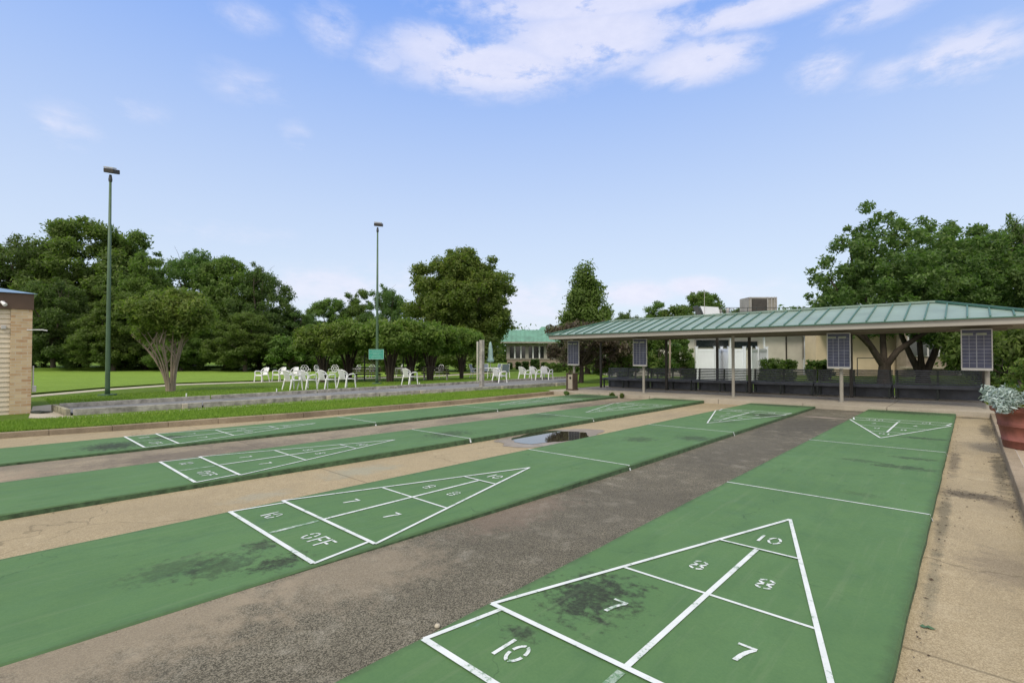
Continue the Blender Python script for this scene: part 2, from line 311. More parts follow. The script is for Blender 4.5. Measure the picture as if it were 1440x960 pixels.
M = dict(
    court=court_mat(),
    slab_side=simple('mossy_court_edge', (.06, .11, .05), .9, .35, 14, bump=.6),
    line=paint_mat('white_line_paint', (.25, .42)), worn=paint_mat('worn_white_paint', (.42, .78)), glyph=paint_mat('stencil_paint', (.30, .50)),
    tan=aggregate_mat('tan_concrete', (.275, .222, .135), (.44, .368, .240), (.51, .44, .31), (.22, .185, .125), True, .38,
        [(1.05, 7.35, .30, .24, .75, (.07, .06, .045)), (1.3, 7.2, .2, .3, .5, (.08, .065, .05)), (1.33, 9.0, .10, 1.7, .75, (.06, .055, .04)), (.92, 9.3, .08, 1.2, .6, (.07, .06, .045)), (.9, 6.2, .06, 1.4, .55, (.07, .07, .05)), (1.22, 5.2, .3, .5, .45, (.12, .10, .08)),
         (1.3, 13.4, .14, 1.5, .7, (.05, .045, .035)), (1.1, 15.8, .5, .25, .7, (.05, .05, .04)), (.9, 4.6, .05, .9, .4, (.07, .08, .06)),
         (-4.5, 3.9, .35, .6, .35, (.24, .30, .27)), (-4.2, 2.6, .2, .4, .25, (.27, .32, .30)), (-4.4, 12.3, .6, 1.2, .25, (.2, .17, .13))]),
    dark=aggregate_mat('dark_aggregate', (.052, .048, .034), (.235, .216, .165), (.54, .51, .42), (.064, .059, .045), False, .45,
        [(-2.0, 1.2, .7, 1.0, .55, (.34, .285, .205)), (-1.75, 2.3, .55, .7, .5, (.31, .26, .19)), (-1.4, 8.5, .8, 2.6, .45, (.085, .08, .066)), (-1.4, 12.2, .9, 2.6, .65, (.06, .057, .048)), (-1.3, 4.6, .7, 1.6, .3, (.09, .083, .068)), (-1.4, 13.9, .55, .18, .7, (.30, .25, .21)), (-1.05, 15.3, .3, .2, .5, (.26, .21, .17)), (-1.9, 3.9, .4, .9, .4, (.24, .18, .14))]),
    brown=aggregate_mat('brown_concrete', (.205, .175, .125), (.355, .31, .228), (.42, .34, .27), (.105, .09, .078), True, .62,
        [(-7.3, 3.0, .5, 2.6, .45, (.1, .085, .075)), (-7.3, -.2, .8, 1.6, .6, (.40, .31, .22)), (-7.4, 13.0, .6, 1.6, .5, (.08, .07, .06))]),
    walk=simple('pale_concrete', (.43, .39, .31), .85, .14, 3, objspace=False, bump=.2, bscale=90),
    patio=aggregate_mat('patio_concrete', (.36, .32, .26), (.46, .41, .33), (.50, .46, .38), (.25, .22, .175), False, .55),
    kerb=aggregate_mat('kerb_concrete', (.27, .215, .15), (.40, .33, .24), (.36, .30, .23), (.11, .09, .06), False, .6),
    terrace=aggregate_mat('terrace_concrete', (.34, .27, .19), (.46, .385, .29), (.52, .45, .35), (.28, .23, .17), False, .35),
    lawn=grass_mat('lawn_grass', (.115, .205, .028), (.155, .25, .036), (.19, .27, .05)),
    green=grass_mat('bowling_green_grass', (.20, .33, .050), (.235, .37, .060), (.26, .36, .075), 1.3, True),
    water=None,
    gravel=aggregate_mat('bocce_gravel', (.15, .155, .16), (.27, .275, .285), (.34, .34, .34), (.12, .125, .12), False, .6),
    timber=simple('grey_weathered_timber', (.35, .335, .295), .9, .35, 5, bump=.5),
    mossy=simple('mossy_timber', (.27, .26, .19), .9, .45, 4, bump=.5),
    white=simple('white_resin', (.76, .77, .79), .45, .05, 3),
    vinyl=simple('white_vinyl', (.74, .78, .84), .4, .04, 1),
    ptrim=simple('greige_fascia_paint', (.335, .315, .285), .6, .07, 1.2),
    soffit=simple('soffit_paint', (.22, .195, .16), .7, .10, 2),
    rfpanel=simple('pale_green_metal_roof', (.205, .285, .245), .45, .10, 1.4, metal=0.0, spec=.5),
    rfseam=simple('dark_green_seam', (.055, .14, .105), .45, .12, 3),
    rfgreen=simple('green_metal_roof', (.10, .265, .19), .42, .2, 1.2, spec=.6),
    polegreen=simple('green_pole_paint', (.060, .115, .062), .5, .15, 2),
    dkmetal=simple('dark_bronze_metal', (.040, .034, .030), .5, .2, 3),
    dkpole=simple('dark_pole_paint', (.035, .045, .042), .5, .2, 3),
    postgrey=simple('grey_post_paint', (.30, .285, .25), .55, .12, 3),
    slat=simple('dark_bench_slat', (.066, .074, .098), .42, .35, 2.5, spec=.6),
    slatbrown=simple('dark_brown_slat', (.040, .030, .024), .6, .3, 3),
    board=simple('score_board_blue', (.062, .068, .125), .45, .25, 6),
    boardline=simple('score_board_line', (.30, .31, .36), .6, .1, 6),
    boardlabel=simple('score_board_label', (.30, .33, .27), .6, .12, 12),
    alu=simple('pale_aluminium', (.46, .45, .44), .4, .08, 4, metal=.3),
    woodbrown=simple('stained_brown_wood', (.085, .062, .044), .8, .3, 4, bump=.3),
    boxgrey=simple('grey_tan_box', (.34, .31, .25), .7, .1, 5),
    black=simple('black_opening', (.012, .012, .012), .8, .1, 5),
    terracotta=simple('terracotta', (.235, .078, .058), .62, .3, 5, bump=.15, bscale=40),
    siding=simple('tan_siding', (.60, .52, .40), .6, .07, 2),
    brownf=simple('brown_fascia', (.085, .050, .032), .6, .15, 2),
    blueroof=simple('blue_grey_roof', (.16, .25, .34), .35, .1, 2, spec=.7),
    brick=brick_mat('tan_brick', (.58, .46, .29), (.40, .235, .12), (.50, .43, .33), .21, .075, sq=.75),
    brickfar=brick_mat('greyish_brick', (.34, .26, .21), (.26, .20, .165), (.36, .32, .28), .22, .08, 'XZ'),
    beige=simple('beige_stucco', (.52, .50, .45), .8, .08, 1.5, bump=.2),
    peach=simple('peach_wall', (.60, .50, .36), .8, .06, 1.5),
    brownst=simple('brown_stucco', (.31, .265, .215), .85, .16, 3, bump=.3),
    glass=simple('dark_window_glass', (.018, .024, .028), .12, .3, .8, spec=.9),
    hvac=simple('hvac_metal', (.34, .32, .28), .5, .15, 2, metal=.4),
    hvacdark=simple('hvac_louver', (.05, .045, .04), .6, .2, 4),
    teal=simple('teal_sign', (.05, .30, .235), .5, .1, 12), signline=simple('sign_lettering', (.26, .52, .45), .6, .2, 30),
    umb=simple('pale_teal_canvas', (.35, .50, .50), .8, .15, 3),
    sling=simple('blue_grey_sling', (.17, .21, .27), .7, .15, 10),
    soil=simple('dark_soil', (.035, .025, .018), .95, .3, 10, bump=.6),
    litter=simple('brown_leaf', (.060, .038, .020), .8, .4, 30, objspace=False), gleaf=simple('green_leaf_fallen', (.05, .11, .05), .6, .2, 20, objspace=False),
    leaf_wood=leaf_mat('woodland_leaf', (.092, .150, .036), (.165, .238, .060), (.215, .285, .075)),
    leaf_dark=leaf_mat('dark_leaf', (.070, .122, .036), (.130, .195, .056), (.170, .240, .068)),
    leaf_maple=leaf_mat('maple_leaf', (.100, .165, .034), (.185, .25, .055), (.23, .29, .065)),
    leaf_bright=leaf_mat('bright_leaf', (0.081, 0.144, 0.030), (0.149, 0.220, 0.052), (0.196, 0.220, 0.063)),
    leaf_row=leaf_mat('row_tree_leaf', (.10, .17, .032), (.19, .27, .058), (.27, .34, .075)),
    leaf_myrtle=leaf_mat('crepe_myrtle_leaf', (.105, .155, .034), (.20, .25, .058), (.26, .30, .08)),
    leaf_red=leaf_mat('plum_leaf', (0.079, 0.056, 0.052), (0.149, 0.108, 0.088), (0.123, 0.149, 0.070)),
    leaf_big=leaf_mat('dogwood_leaf', (.080, .150, .045), (.150, .235, .074), (.20, .28, .09)),
    leaf_hedge=leaf_mat('hedge_leaf', (0.066, 0.132, 0.024), (0.132, 0.220, 0.044), (0.165, 0.220, 0.055)),
    leaf_silver=leaf_mat('silver_leaf', (.26, .34, .32), (.50, .58, .57), (.40, .48, .48), trans=.12),
    leaf_lime=leaf_mat('lime_creeper', (.30, .34, .03), (.45, .46, .05), (.25, .32, .04)),
    leaf_shrub=leaf_mat('potted_shrub_leaf', (0.110, 0.198, 0.033), (0.209, 0.220, 0.066), (0.220, 0.220, 0.088)),
    blade=leaf_mat('grass_blade', (.14, .24, .025), (.22, .34, .045), (.26, .34, .06), trans=.25),
    bark=bark_mat('grey_bark', (.050, .042, .034), (.12, .10, .082)), barkdark=bark_mat('dark_bark', (.028, .022, .018), (.075, .06, .048)),
    barkpale=bark_mat('pale_bark', (.16, .125, .095), (.30, .25, .20)), flower=simple('pink_bloom', (.30, .09, .11), .7, .2, 8),
)
w = N('puddle_water'); w.color((.030, .028, .018)); w.rough(.03); w.b.inputs['IOR'].default_value = 2.2; w.spec(.9); M['water'] = w.m
w = N('wet_concrete'); w.color(w.mix(w.rng(w.noise(8, 4), .3, .7), (.20, .165, .12), (.29, .245, .185))); w.rough(.4); M['wet'] = w.m

# ------------------------------------------------------------------ mesh helpers
class MB:
    def __init__(s): s.v = []; s.f = []; s.mi = []; s.cur = 0
    def mat(s, i): s.cur = i; return s
    def face(s, idx): s.f.append(tuple(idx)); s.mi.append(s.cur)
    def poly(s, pts):
        o = len(s.v); s.v += [tuple(p) for p in pts]; s.face(range(o, o + len(pts))); return s
    def hexa(s, p):            # 8 points: bottom 4 ccw, top 4 ccw
        o = len(s.v); s.v += [tuple(q) for q in p]
        for f in ((3, 2, 1, 0), (4, 5, 6, 7), (0, 1, 5, 4), (1, 2, 6, 5), (2, 3, 7, 6), (3, 0, 4, 7)): s.face([o + i for i in f])
        return s
    def box(s, cx, cy, cz, sx, sy, sz, rz=0.0, rx=0.0, ry=0.0):
        m = Matrix.Rotation(rz, 3, 'Z') @ Matrix.Rotation(ry, 3, 'Y') @ Matrix.Rotation(rx, 3, 'X')
        P = [Vector((a * sx / 2, b * sy / 2, c * sz / 2)) for c in (-1, 1) for a, b in ((-1, -1), (1, -1), (1, 1), (-1, 1))]
        return s.hexa([m @ q + Vector((cx, cy, cz)) for q in P])
    def tube(s, pts, radii, n=8, cap=True):
        pts = [Vector(p) for p in pts]
        if isinstance(radii, (int, float)): radii = [radii] * len(pts)
        o = len(s.v); up = None
        for i, p in enumerate(pts):
            d = (pts[min(i + 1, len(pts) - 1)] - pts[max(i - 1, 0)])
            d = d.normalized() if d.length > 1e-9 else Vector((0, 0, 1))
            if up is None: up = Vector((1, 0, 0)) if abs(d.x) < .8 else Vector((0, 1, 0))
            a = d.cross(up).normalized(); b = d.cross(a).normalized(); up = -a.cross(d) if False else up
            for k in range(n):
                t = 2 * math.pi * k / n; q = p + (a * math.cos(t) + b * math.sin(t)) * radii[i]; s.v.append(tuple(q))
        for i in range(len(pts) - 1):
            for k in range(n):
                k2 = (k + 1) % n; s.face((o + i * n + k, o + i * n + k2, o + (i + 1) * n + k2, o + (i + 1) * n + k))
        if cap: s.face([o + k for k in range(n)][::-1]); s.face([o + (len(pts) - 1) * n + k for k in range(n)])
        return s
    def lathe(s, prof, n=32, cx=0, cy=0, cz=0):
        o = len(s.v)
        for r, z in prof:
            for k in range(n):
                t = 2 * math.pi * k / n; s.v.append((cx + r * math.cos(t), cy + r * math.sin(t), cz + z))
        for i in range(len(prof) - 1):
            for k in range(n):
                k2 = (k + 1) % n; s.face((o + i * n + k, o + i * n + k2, o + (i + 1) * n + k2, o + (i + 1) * n + k))
        return s
    def build(s, name, mats, parent=None, smooth=False, bevel=0):
        me = bpy.data.meshes.new(name); me.from_pydata(s.v, [], s.f)
        if not isinstance(mats, (list, tuple)): mats = [mats]
        for m in mats: me.materials.append(m)
        if len(mats) > 1: me.polygons.foreach_set('material_index', s.mi)
        if smooth: me.polygons.foreach_set('use_smooth', [True] * len(me.polygons))
        me.update(); o = bpy.data.objects.new(name, me); scn.collection.objects.link(o)
        if parent: o.parent = parent
        if bevel:
            b = o.modifiers.new('bevel', 'BEVEL'); b.width = bevel; b.segments = 2; b.limit_method = 'ANGLE'
        return o
def tag(o, label=None, cat=None, group=None, kind=None):
    for k, v in (('label', label), ('category', cat), ('group', group), ('kind', kind)):
        if v: o[k] = v
    return o
def thing(name, label, cat, loc, rz=0.0, group=None):
    o = bpy.data.objects.new(name, None); scn.collection.objects.link(o); o.empty_display_size = .2
    o.location = loc; o.rotation_euler = (0, 0, rz); return tag(o, label, cat, group)
def dup(root, label, loc, rz=None, scale=None, group=None):
    r = root.copy(); scn.collection.objects.link(r); r.location = loc; r['label'] = label
    if rz is not None: r.rotation_euler = (0, 0, rz)
    if scale is not None: r.scale = scale if isinstance(scale, tuple) else (scale,) * 3
    if group: r['group'] = group
    for ch in [c for c in root.children]:
        c = ch.copy(); scn.collection.objects.link(c); c.parent = r
        for g in ch.children:
            d = g.copy(); scn.collection.objects.link(d); d.parent = c
    return r
def structure(name, mb, mat, **k): return tag(mb.build(name, mat, **k), kind='structure')
def sheet(xs, ys, zf):
    m = MB()
    for y in ys:
        for x in xs: m.v.append((x, y, zf(x, y)))
    n = len(xs)
    for j in range(len(ys) - 1):
        for i in range(n - 1): m.face((j * n + i, j * n + i + 1, (j + 1) * n + i + 1, (j + 1) * n + i))
    return m

# ------------------------------------------------------------------ ground
PAT_Y0, PAT_Y1, PAT_DZ = 16.1, 20.9, .07
kp = [at(x, y, -.08) for x, y in ((0, 619), (120, 611), (250, 601), (420, 588), (650, 568), (790, 553.5))]
kp = [(kp[0][0] - .1, -40.0)] + kp + [(kp[-1][0] + .1, PAT_Y0)]
kyl = [p[1] for p in kp]; kxl = [p[0] for p in kp]
def kx(y): return float(np.interp(y, kyl, kxl))
ys_k = [-40, -20, -8, -4] + list(np.arange(-2, PAT_Y0 - .01, .5)) + [PAT_Y0]

def lane_dz(x, y):
    t = min(1, max(0, (y - 1.0) / 5.0)); t = t * t * (3 - 2 * t)
    if x > .3: return -.030 - .02 * t
    if x > -2.8: return -.016 - .050 * t
    if x > -5.9: return -.052 - .030 * t
    return -.045 - .030 * t
# tan concrete bed of the courts
m = MB()
for y in ys_k:
    for x in (kx(y) - .25, -9.3, -8.7, -6.1, -5.7, -3.0, -2.6, -.2, .4, 1.5): m.v.append((x, y, gz(x, y) + lane_dz(x, y)))
for j in range(len(ys_k) - 1):
    for i in range(9): m.face((j * 10 + i, j * 10 + i + 1, j * 10 + i + 11, j * 10 + i + 10))
structure('pavement', m, M['tan'])
# lawn west of the kerb, out to the horizon
offs = [0, .4, .8, 1.2, 1.6, 2.2, 3, 4, 6, 9, 13, 18, 25, 35, 50, 80, 140, 300, 900]
ysl = [-900, -300, -100, -60] + ys_k + [17, 18, 19, 20, PAT_Y1, 23, 26, 30, 35, 42, 55, 80, 140, 300, 900]
m = MB(); n = len(offs)
for y in ysl:
    for o_ in offs:
        x = kx(y) - .14 - o_; m.v.append((x, y, gz(x, y) + (.045 if o_ < .1 else .05)))
for j in range(len(ysl) - 1):
    for i in range(n - 1): m.face((j * n + i + 1, j * n + i, (j + 1) * n + i, (j + 1) * n + i + 1))
xk = kx(PAT_Y0) - .14
xe = [xk, -8, -5, -2, 1, 4, 8, 14, 22, 35, 60, 120, 300, 900]; yn = [PAT_Y1, 23, 26, 30, 35, 42, 55, 80, 140, 300, 900]
o0 = len(m.v)
for y in yn:
    for x in xe: m.v.append((x, y, gz(x, y) + .05))
for j in range(len(yn) - 1):
    for i in range(len(xe) - 1):
        a = o0 + j * len(xe) + i; m.face((a, a + 1, a + len(xe) + 1, a + len(xe)))
structure('lawn', m, M['lawn'])
# kerb
m = MB()
kys = list(np.arange(-12, PAT_Y0, .9)) + [PAT_Y0]
for a, b in zip(kys[:-1], kys[1:]):
    b2 = b - .004
    q = []
    for dz in (-.12, .055):
        for (xx, yy) in ((kx(a) - .14, a), (kx(a), a), (kx(b2), b2), (kx(b2) - .14, b2)): q.append((xx, yy, gz(xx, yy) + dz))
    m.hexa(q)
structure('kerb', m, M['kerb'], bevel=.012)
# terrace on the right, one step up behind its kerb
m = sheet([1.52, 3, 6, 12, 30, 80], [-40, -10, 0, 5, 10, 15, PAT_Y0, PAT_Y1, 23], lambda x, y: gz(x, y) + .055)
structure('terrace', m, M['terrace'])
m = MB()
ky = list(np.arange(-6, PAT_Y0, 1.9)) + [PAT_Y0]
for a, b in zip(ky[:-1], ky[1:]):
    b -= .012; q = []
    for dz in (-.12, .062):
        for (xx, yy) in ((1.40, a), (1.52, a), (1.52, b), (1.40, b)): q.append((xx, yy, gz(xx, yy) + dz))
    m.hexa(q)
structure('terrace_kerb', m, M['kerb'], bevel=.012)
# pavilion patio slab in bays
m = MB()
xb = [kx(PAT_Y0) - .5, -8.9, -6.9, -4.6, -2.3, -.45, 1.52]
for a, b in zip(xb[:-1], xb[1:]):
    q = []
    for dz in (-.12, PAT_DZ):
        for (xx, yy) in ((a, PAT_Y0), (b - .012, PAT_Y0), (b - .012, PAT_Y1), (a, PAT_Y1)): q.append((xx, yy, gz(xx, yy) + dz))
    m.hexa(q)
structure('patio', m, M['patio'], bevel=.008)

# lanes of other concrete between the slabs
CX = [0, -2.834, -5.866, -8.960]; CDY = [0, .038, .133, .232]; HW = .833; TH = .805
def strip(name, x0, x1, y0, y1, dz, mat):
    xs = np.linspace(x0, x1, 4); ys = np.linspace(y0, y1, 24)
    rr = random.Random(5)
    return structure(name, sheet(list(xs), list(ys), lambda x, y: gz(x, y) + lane_dz((x0 + x1) / 2, y) + dz), mat)
strip('dark_lane', CX[1] + HW - .05, CX[0] - HW + .05, -6, PAT_Y0, .007, M['dark'])
strip('brown_lane', CX[3] + HW - .05, CX[2] - HW + .05, -6, PAT_Y0, .007, M['brown'])

# puddle
def blob(pts_c, rx, ry, dz, name, mat, jag=.16, seed=1, n=60, xlim=None):
    r = random.Random(seed); m = MB(); ph = [r.uniform(0, 6.28) for _ in range(5)]
    P = []
    for k in range(n):
        t = 2 * math.pi * k / n
        q = 1 + jag * (math.sin(2 * t + ph[0]) * .5 + math.sin(3 * t + ph[1]) * .5 + math.sin(5 * t + ph[2]) * .35 + math.sin(9 * t + ph[3]) * .2 + math.sin(17 * t + ph[4]) * .1)
        x = pts_c[0] + rx * q * math.cos(t); y = pts_c[1] + ry * q * math.sin(t)
        if xlim: x = min(max(x, xlim[0]), xlim[1])
        P.append((x, y, gz(x, y) + dz))
    c = (pts_c[0], pts_c[1], gz(*pts_c) + dz)
    m.v = [c] + P
    for k in range(n): m.face((0, 1 + k, 1 + (k + 1) % n))
    return m.build(name, mat)
tag(blob((-4.42, 7.65), .60, 1.35, -.0775, 'damp_patch', M['wet'], .14, 3, xlim=(-5.05, -3.65)), kind='structure')
tag(blob((-4.46, 7.65), .50, .90, -.0735, 'puddle', M['water'], .15, 8, xlim=(-5.04, -3.66)), kind='structure')

# ------------------------------------------------------------------ shuffleboard courts
def quad_line(m, x0, y0, x1, y1, wdt, dz, X0):
    d = Vector((x1 - x0, y1 - y0)); d.normalize(); nx, ny = -d.y * wdt / 2, d.x * wdt / 2
    P = []
    for x, y in ((x0 + nx, y0 + ny), (x0 - nx, y0 - ny), (x1 - nx, y1 - ny), (x1 + nx, y1 + ny)):
        P.append((x, y, gz(x + X0, y) + dz))
    m.poly(P)
def arc(m, cx, cy, rx, ry, a0, a1, w_, put, n=7):
    prev = None
    for i in range(n + 1):
        t = R(a0 + (a1 - a0) * i / n)
        o = put(cx + rx * math.cos(t), cy + ry * math.sin(t)); q = put(cx + (rx - w_) * math.cos(t), cy + (ry - w_) * math.sin(t))
        if prev: m.poly([prev[0], prev[1], q, o])
        prev = (o, q)
def bar(m, x0, y0, x1, y1, w_, put):
    d = Vector((x1 - x0, y1 - y0)).normalized(); a = (-d.y * w_ / 2, d.x * w_ / 2)
    m.poly([put(x0 + a[0], y0 + a[1]), put(x0 - a[0], y0 - a[1]), put(x1 - a[0], y1 - a[1]), put(x1 + a[0], y1 + a[1])])
def ring(m, cx, cy, rx, ry, w_, put, gap=9):
    for k in range(4): arc(m, cx, cy, rx, ry, 90 * k + 45 + gap - 45 + 0, 90 * k + 90 - 0 - gap * .2, w_, put)
def glyph(ch, cx, cy, hgt, put0):
    m = MB(); S = hgt; wd_ = .115
    put = lambda u, v: put0(cx + u * S, cy + v * S)
    if ch == '7':
        bar(m, -.27, .44, .27, .44, wd_, put)
        pts = [(.21, .37), (.08, .12), (.0, -.14), (-.06, -.5)]
        L, Rr = [], []
        for a in pts: L.append(put(a[0] - .075, a[1])); Rr.append(put(a[0] + .075, a[1]))
        for i in range(3): m.poly([L[i + 1], Rr[i + 1], Rr[i], L[i]])
    elif ch == '8':
        for cyy in (.235, -.235):
            for a0, a1 in ((12, 78), (102, 168), (192, 258), (282, 348)): arc(m, 0, cyy, .30, .26, a0, a1, wd_, put, 5)
    elif ch == '1': bar(m, 0, -.5, 0, .5, wd_ * 1.15, put)
    elif ch == '0' or ch == 'O':
        for a0, a1 in ((8, 82), (98, 172), (188, 262), (278, 352)): arc(m, 0, 0, .29, .5, a0, a1, wd_, put, 7)
    elif ch == 'F':
        bar(m, -.2, -.5, -.2, .5, wd_, put); bar(m, -.10, .44, .27, .44, wd_, put); bar(m, -.10, .04, .18, .04, wd_, put)
    return m
names = ['nearest green shuffleboard court on the right, its scoring triangle cut by the photo edge', 'second green shuffleboard court from the right, left of the wide dark lane',
         'third green shuffleboard court from the right, on the far side of the puddle', 'farthest green shuffleboard court, beside the grass strip kerb, with a large black stain']
for ci in range(4):
    X0, DY = CX[ci], CDY[ci]
    root = thing('shuffleboard_court', names[ci], 'shuffleboard court', (X0, 0, 0), group='green shuffleboard courts')
    y0, y1 = -1.0 + DY * 0, PAT_Y0 - .01
    rr = random.Random(40 + ci); m = MB(); ys = list(np.linspace(y0, y1, 60))
    L = [(-HW + rr.uniform(-.0035, .0035)) for _ in ys]; Q = [(HW + rr.uniform(-.0035, .0035)) for _ in ys]
    for i, y in enumerate(ys):
        xs = (L[i], L[i] + .012, Q[i] - .012, Q[i])
        m.v += [(L[i] - .006, y, gz(X0 + L[i], y) - .12), (xs[0], y, gz(X0 + L[i], y) - .010), (xs[1], y, gz(X0 + xs[1], y)), (xs[2], y, gz(X0 + xs[2], y)), (xs[3], y, gz(X0 + Q[i], y) - .010), (Q[i] + .006, y, gz(X0 + Q[i], y) - .12)]
    for i in range(len(ys) - 1):
        a, b = i * 6, (i + 1) * 6
        for k in range(5):
            m.mat(1 if k in (0, 4) else 0); m.face((a + k, a + k + 1, b + k + 1, b + k))
    m.mat(1); m.face((0, 1, 2, 3, 4, 5)); e = (len(ys) - 1) * 6; m.face((e + 5, e + 4, e + 3, e + 2, e + 1, e))
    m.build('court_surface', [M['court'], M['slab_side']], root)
    B_, S_, E_, T_, A_ = 2.125, 2.573, 3.465, 4.335, 5.178
    for far in (0, 1):
        yc = 7.925
        fx = (lambda x: x) if not far else (lambda x: -x)
        fy = (lambda y: y + DY) if not far else (lambda y: 2 * yc - y + DY)
        m = MB(); z0 = .0035; lw = .026
        def ln(x0_, y0_, x1_, y1_, w_, k): quad_line(m, fx(x0_), fy(y0_), fx(x1_), fy(y1_), w_, z0 + k * .0007, X0)
        ln(-TH, B_, TH, B_, .034, 5); ln(-TH, S_, TH, S_, .031, 6)
        ln(-TH, B_, -TH * .905, S_, .027, 1); ln(TH, B_, TH * .905, S_, .027, 2)
        ln(-TH, S_, 0, A_, lw, 3); ln(TH, S_, 0, A_, lw, 4)
        k1 = TH * (A_ - E_) / (A_ - S_); k2 = TH * (A_ - T_) / (A_ - S_)
        ln(-k1, E_, k1, E_, .021, 0); ln(-k2, T_, k2, T_, .020, 7); ln(0, S_, 0, T_, .030, 2)
        m.build('scoring_triangle', M['line'], root)
        m = MB(); quad_line(m, fx(0), fy(B_ + .03), fx(0), fy(S_ - .03), .038, .003, X0); m.build('worn_centre_line', M['worn'], root)
        def put0(u, v): return (fx(u), fy(v), gz(X0 + fx(u), fy(v)) + .0035)
        H_ = .15
        sets = [('1', -.485, 2.34), ('0', -.405, 2.34), ('O', .30, 2.34), ('F', .425, 2.34), ('F', .525, 2.34), ('7', -.31, 3.0), ('7', .33, 3.02), ('8', -.19, 3.81), ('8', .20, 3.81), ('1', -.045, 4.58), ('0', .045, 4.58)]
        groups = [(0, 1), (2, 3, 4), (5,), (6,), (7,), (8,), (9, 10)]
        for gidx in groups:
            m = MB()
            for gi in gidx:
                ch, ux, uy = sets[gi]; g = glyph(ch, ux, uy, H_, put0); o = len(m.v); m.v += g.v
                for f in g.f: m.face([i + o for i in f])
            m.build('painted_word' if len(gidx) == 3 else 'painted_number', M['glyph'], root)
    for yy in (6.096 + DY, 9.754 + DY):
        m = MB(); quad_line(m, -HW + .012, yy, HW - .012, yy, .021, .003, X0)
        zt = gz(X0 + HW, yy); m.poly([(HW + .014, yy - .015, zt - .065), (HW + .014, yy + .015, zt - .065), (HW - .008, yy + .015, zt + .003), (HW - .008, yy - .015, zt + .003)])
        m.build('dead_line', M['line'], root)

# ------------------------------------------------------------------ lawns, green, path
bgN = [at(x, y, .07) for x, y in ((-60, 566), (45, 557.5), (146, 548.5), (254, 541), (359, 537.6), (626, 528.2), (715, 523))]
m = MB()
path_w = 1.3
top, bot = [], []
for (x, y) in bgN: top.append((x - path_w, y)); bot.append((x, y))
for i in range(len(bgN) - 1):
    m.poly([(*bot[i], gz(*bot[i]) + .056), (*bot[i + 1], gz(*bot[i + 1]) + .056), (*top[i + 1], gz(*top[i + 1]) + .056), (*top[i], gz(*top[i]) + .056)])
structure('path', m, M['walk'])
m = MB(); nn = 14
yy = list(np.linspace(bgN[0][1], 40, 30))
def edge(y): return float(np.interp(y, [p[1] for p in bgN], [p[0] for p in bgN])) - path_w - .45
XF = at(225, 519.2, .05)[0]
for y in yy:
    for k in range(nn + 1):
        x = edge(y) + (XF - edge(y)) * k / nn; m.v.append((x, y, gz(x, y) + .062 + (.05 if k == 0 else .0)))
for j in range(len(yy) - 1):
    for k in range(nn): a = j * (nn + 1) + k; m.face((a + 1, a, a + nn + 1, a + nn + 2))
structure('bowling_green', m, M['green'])
m = MB()
for j in range(len(yy) - 1):
    a, b = yy[j], yy[j + 1]; q = []
    for dz in (0, .32):
        for x, y in ((XF - 1.2, a), (XF - .2 * (dz > 0), a), (XF - .2 * (dz > 0), b), (XF - 1.2, b)): q.append((x, y, gz(x, y) + dz))
    m.hexa(q)
structure('grass_bank', m, M['lawn'])
m = MB()
c0 = at(101, 586.5, .05); c1 = at(660, 549.5, .05)
for a, b in (((c0[0], c0[1]), (c1[0], c1[1])),):
    m.poly([(a[0] + .28, a[1], gz(*a) + .056), (b[0] + .28, b[1], gz(*b) + .056), (b[0], b[1], gz(*b) + .056), (a[0], a[1], gz(*a) + .056)])
structure('edging_strip', m, M['walk'])
m = MB()
P = [at(40, 588, .05), at(105, 588, .05), at(90, 567, .05), at(46, 571.5, .05)]
m.poly([(*p, gz(*p) + .0575) for p in P]); structure('concrete_pad', m, M['walk'])

# real grass blades on the strip beside the courts and round the kerb
def grass(name, region, n, hmin, hmax, seed, wid=.008):
    r = np.random.RandomState(seed); V = np.zeros((n * 3, 3)); k = 0
    for i in range(n):
        x, y = region(r); z = gz(x, y) + .045; a = r.rand() * 6.28; hh = hmin + (hmax - hmin) * r.rand()
        lx, ly = (r.rand() - .5) * hh * .9, (r.rand() - .5) * hh * .9
        V[3 * i] = (x - wid * math.cos(a), y - wid * math.sin(a), z); V[3 * i + 1] = (x + wid * math.cos(a), y + wid * math.sin(a), z); V[3 * i + 2] = (x + lx, y + ly, z + hh)
    me = bpy.data.meshes.new(name); me.vertices.add(n * 3); me.vertices.foreach_set('co', V.ravel()); me.loops.add(n * 3); me.polygons.add(n)
    me.loops.foreach_set('vertex_index', np.arange(n * 3)); me.polygons.foreach_set('loop_start', np.arange(0, n * 3, 3)); me.update(calc_edges=True); me.validate()
    me.materials.append(M['blade']); o = bpy.data.objects.new(name, me); scn.collection.objects.link(o); return tag(o, kind='stuff')
BXN = at(101.6, 584.6, .05)[0] + .35
def reg1(r):
    y = r.uniform(-1.5, 16); y = -1.5 + 17.5 * r.rand() ** 1.15
    t = r.rand() ** (1.0 if r.rand() < .7 else 3); x0 = kx(y) - .14; return x0 + (BXN - x0) * t, y
g = grass('grass', reg1, 60000, .03, .075, 3); g['label'] = 'blades of mown grass on the strip between kerb and bocce box'; g['category'] = 'grass'
def reg2(r):
    y = 2 + 22 * r.rand(); x = -17.0 - 6.5 * r.rand() ** 1.3
    return x - .02 * y, y
g = grass('grass', reg2, 45000, .03, .08, 5, .01); g['label'] = 'blades of lawn grass round the white chairs and trees'; g['category'] = 'grass'

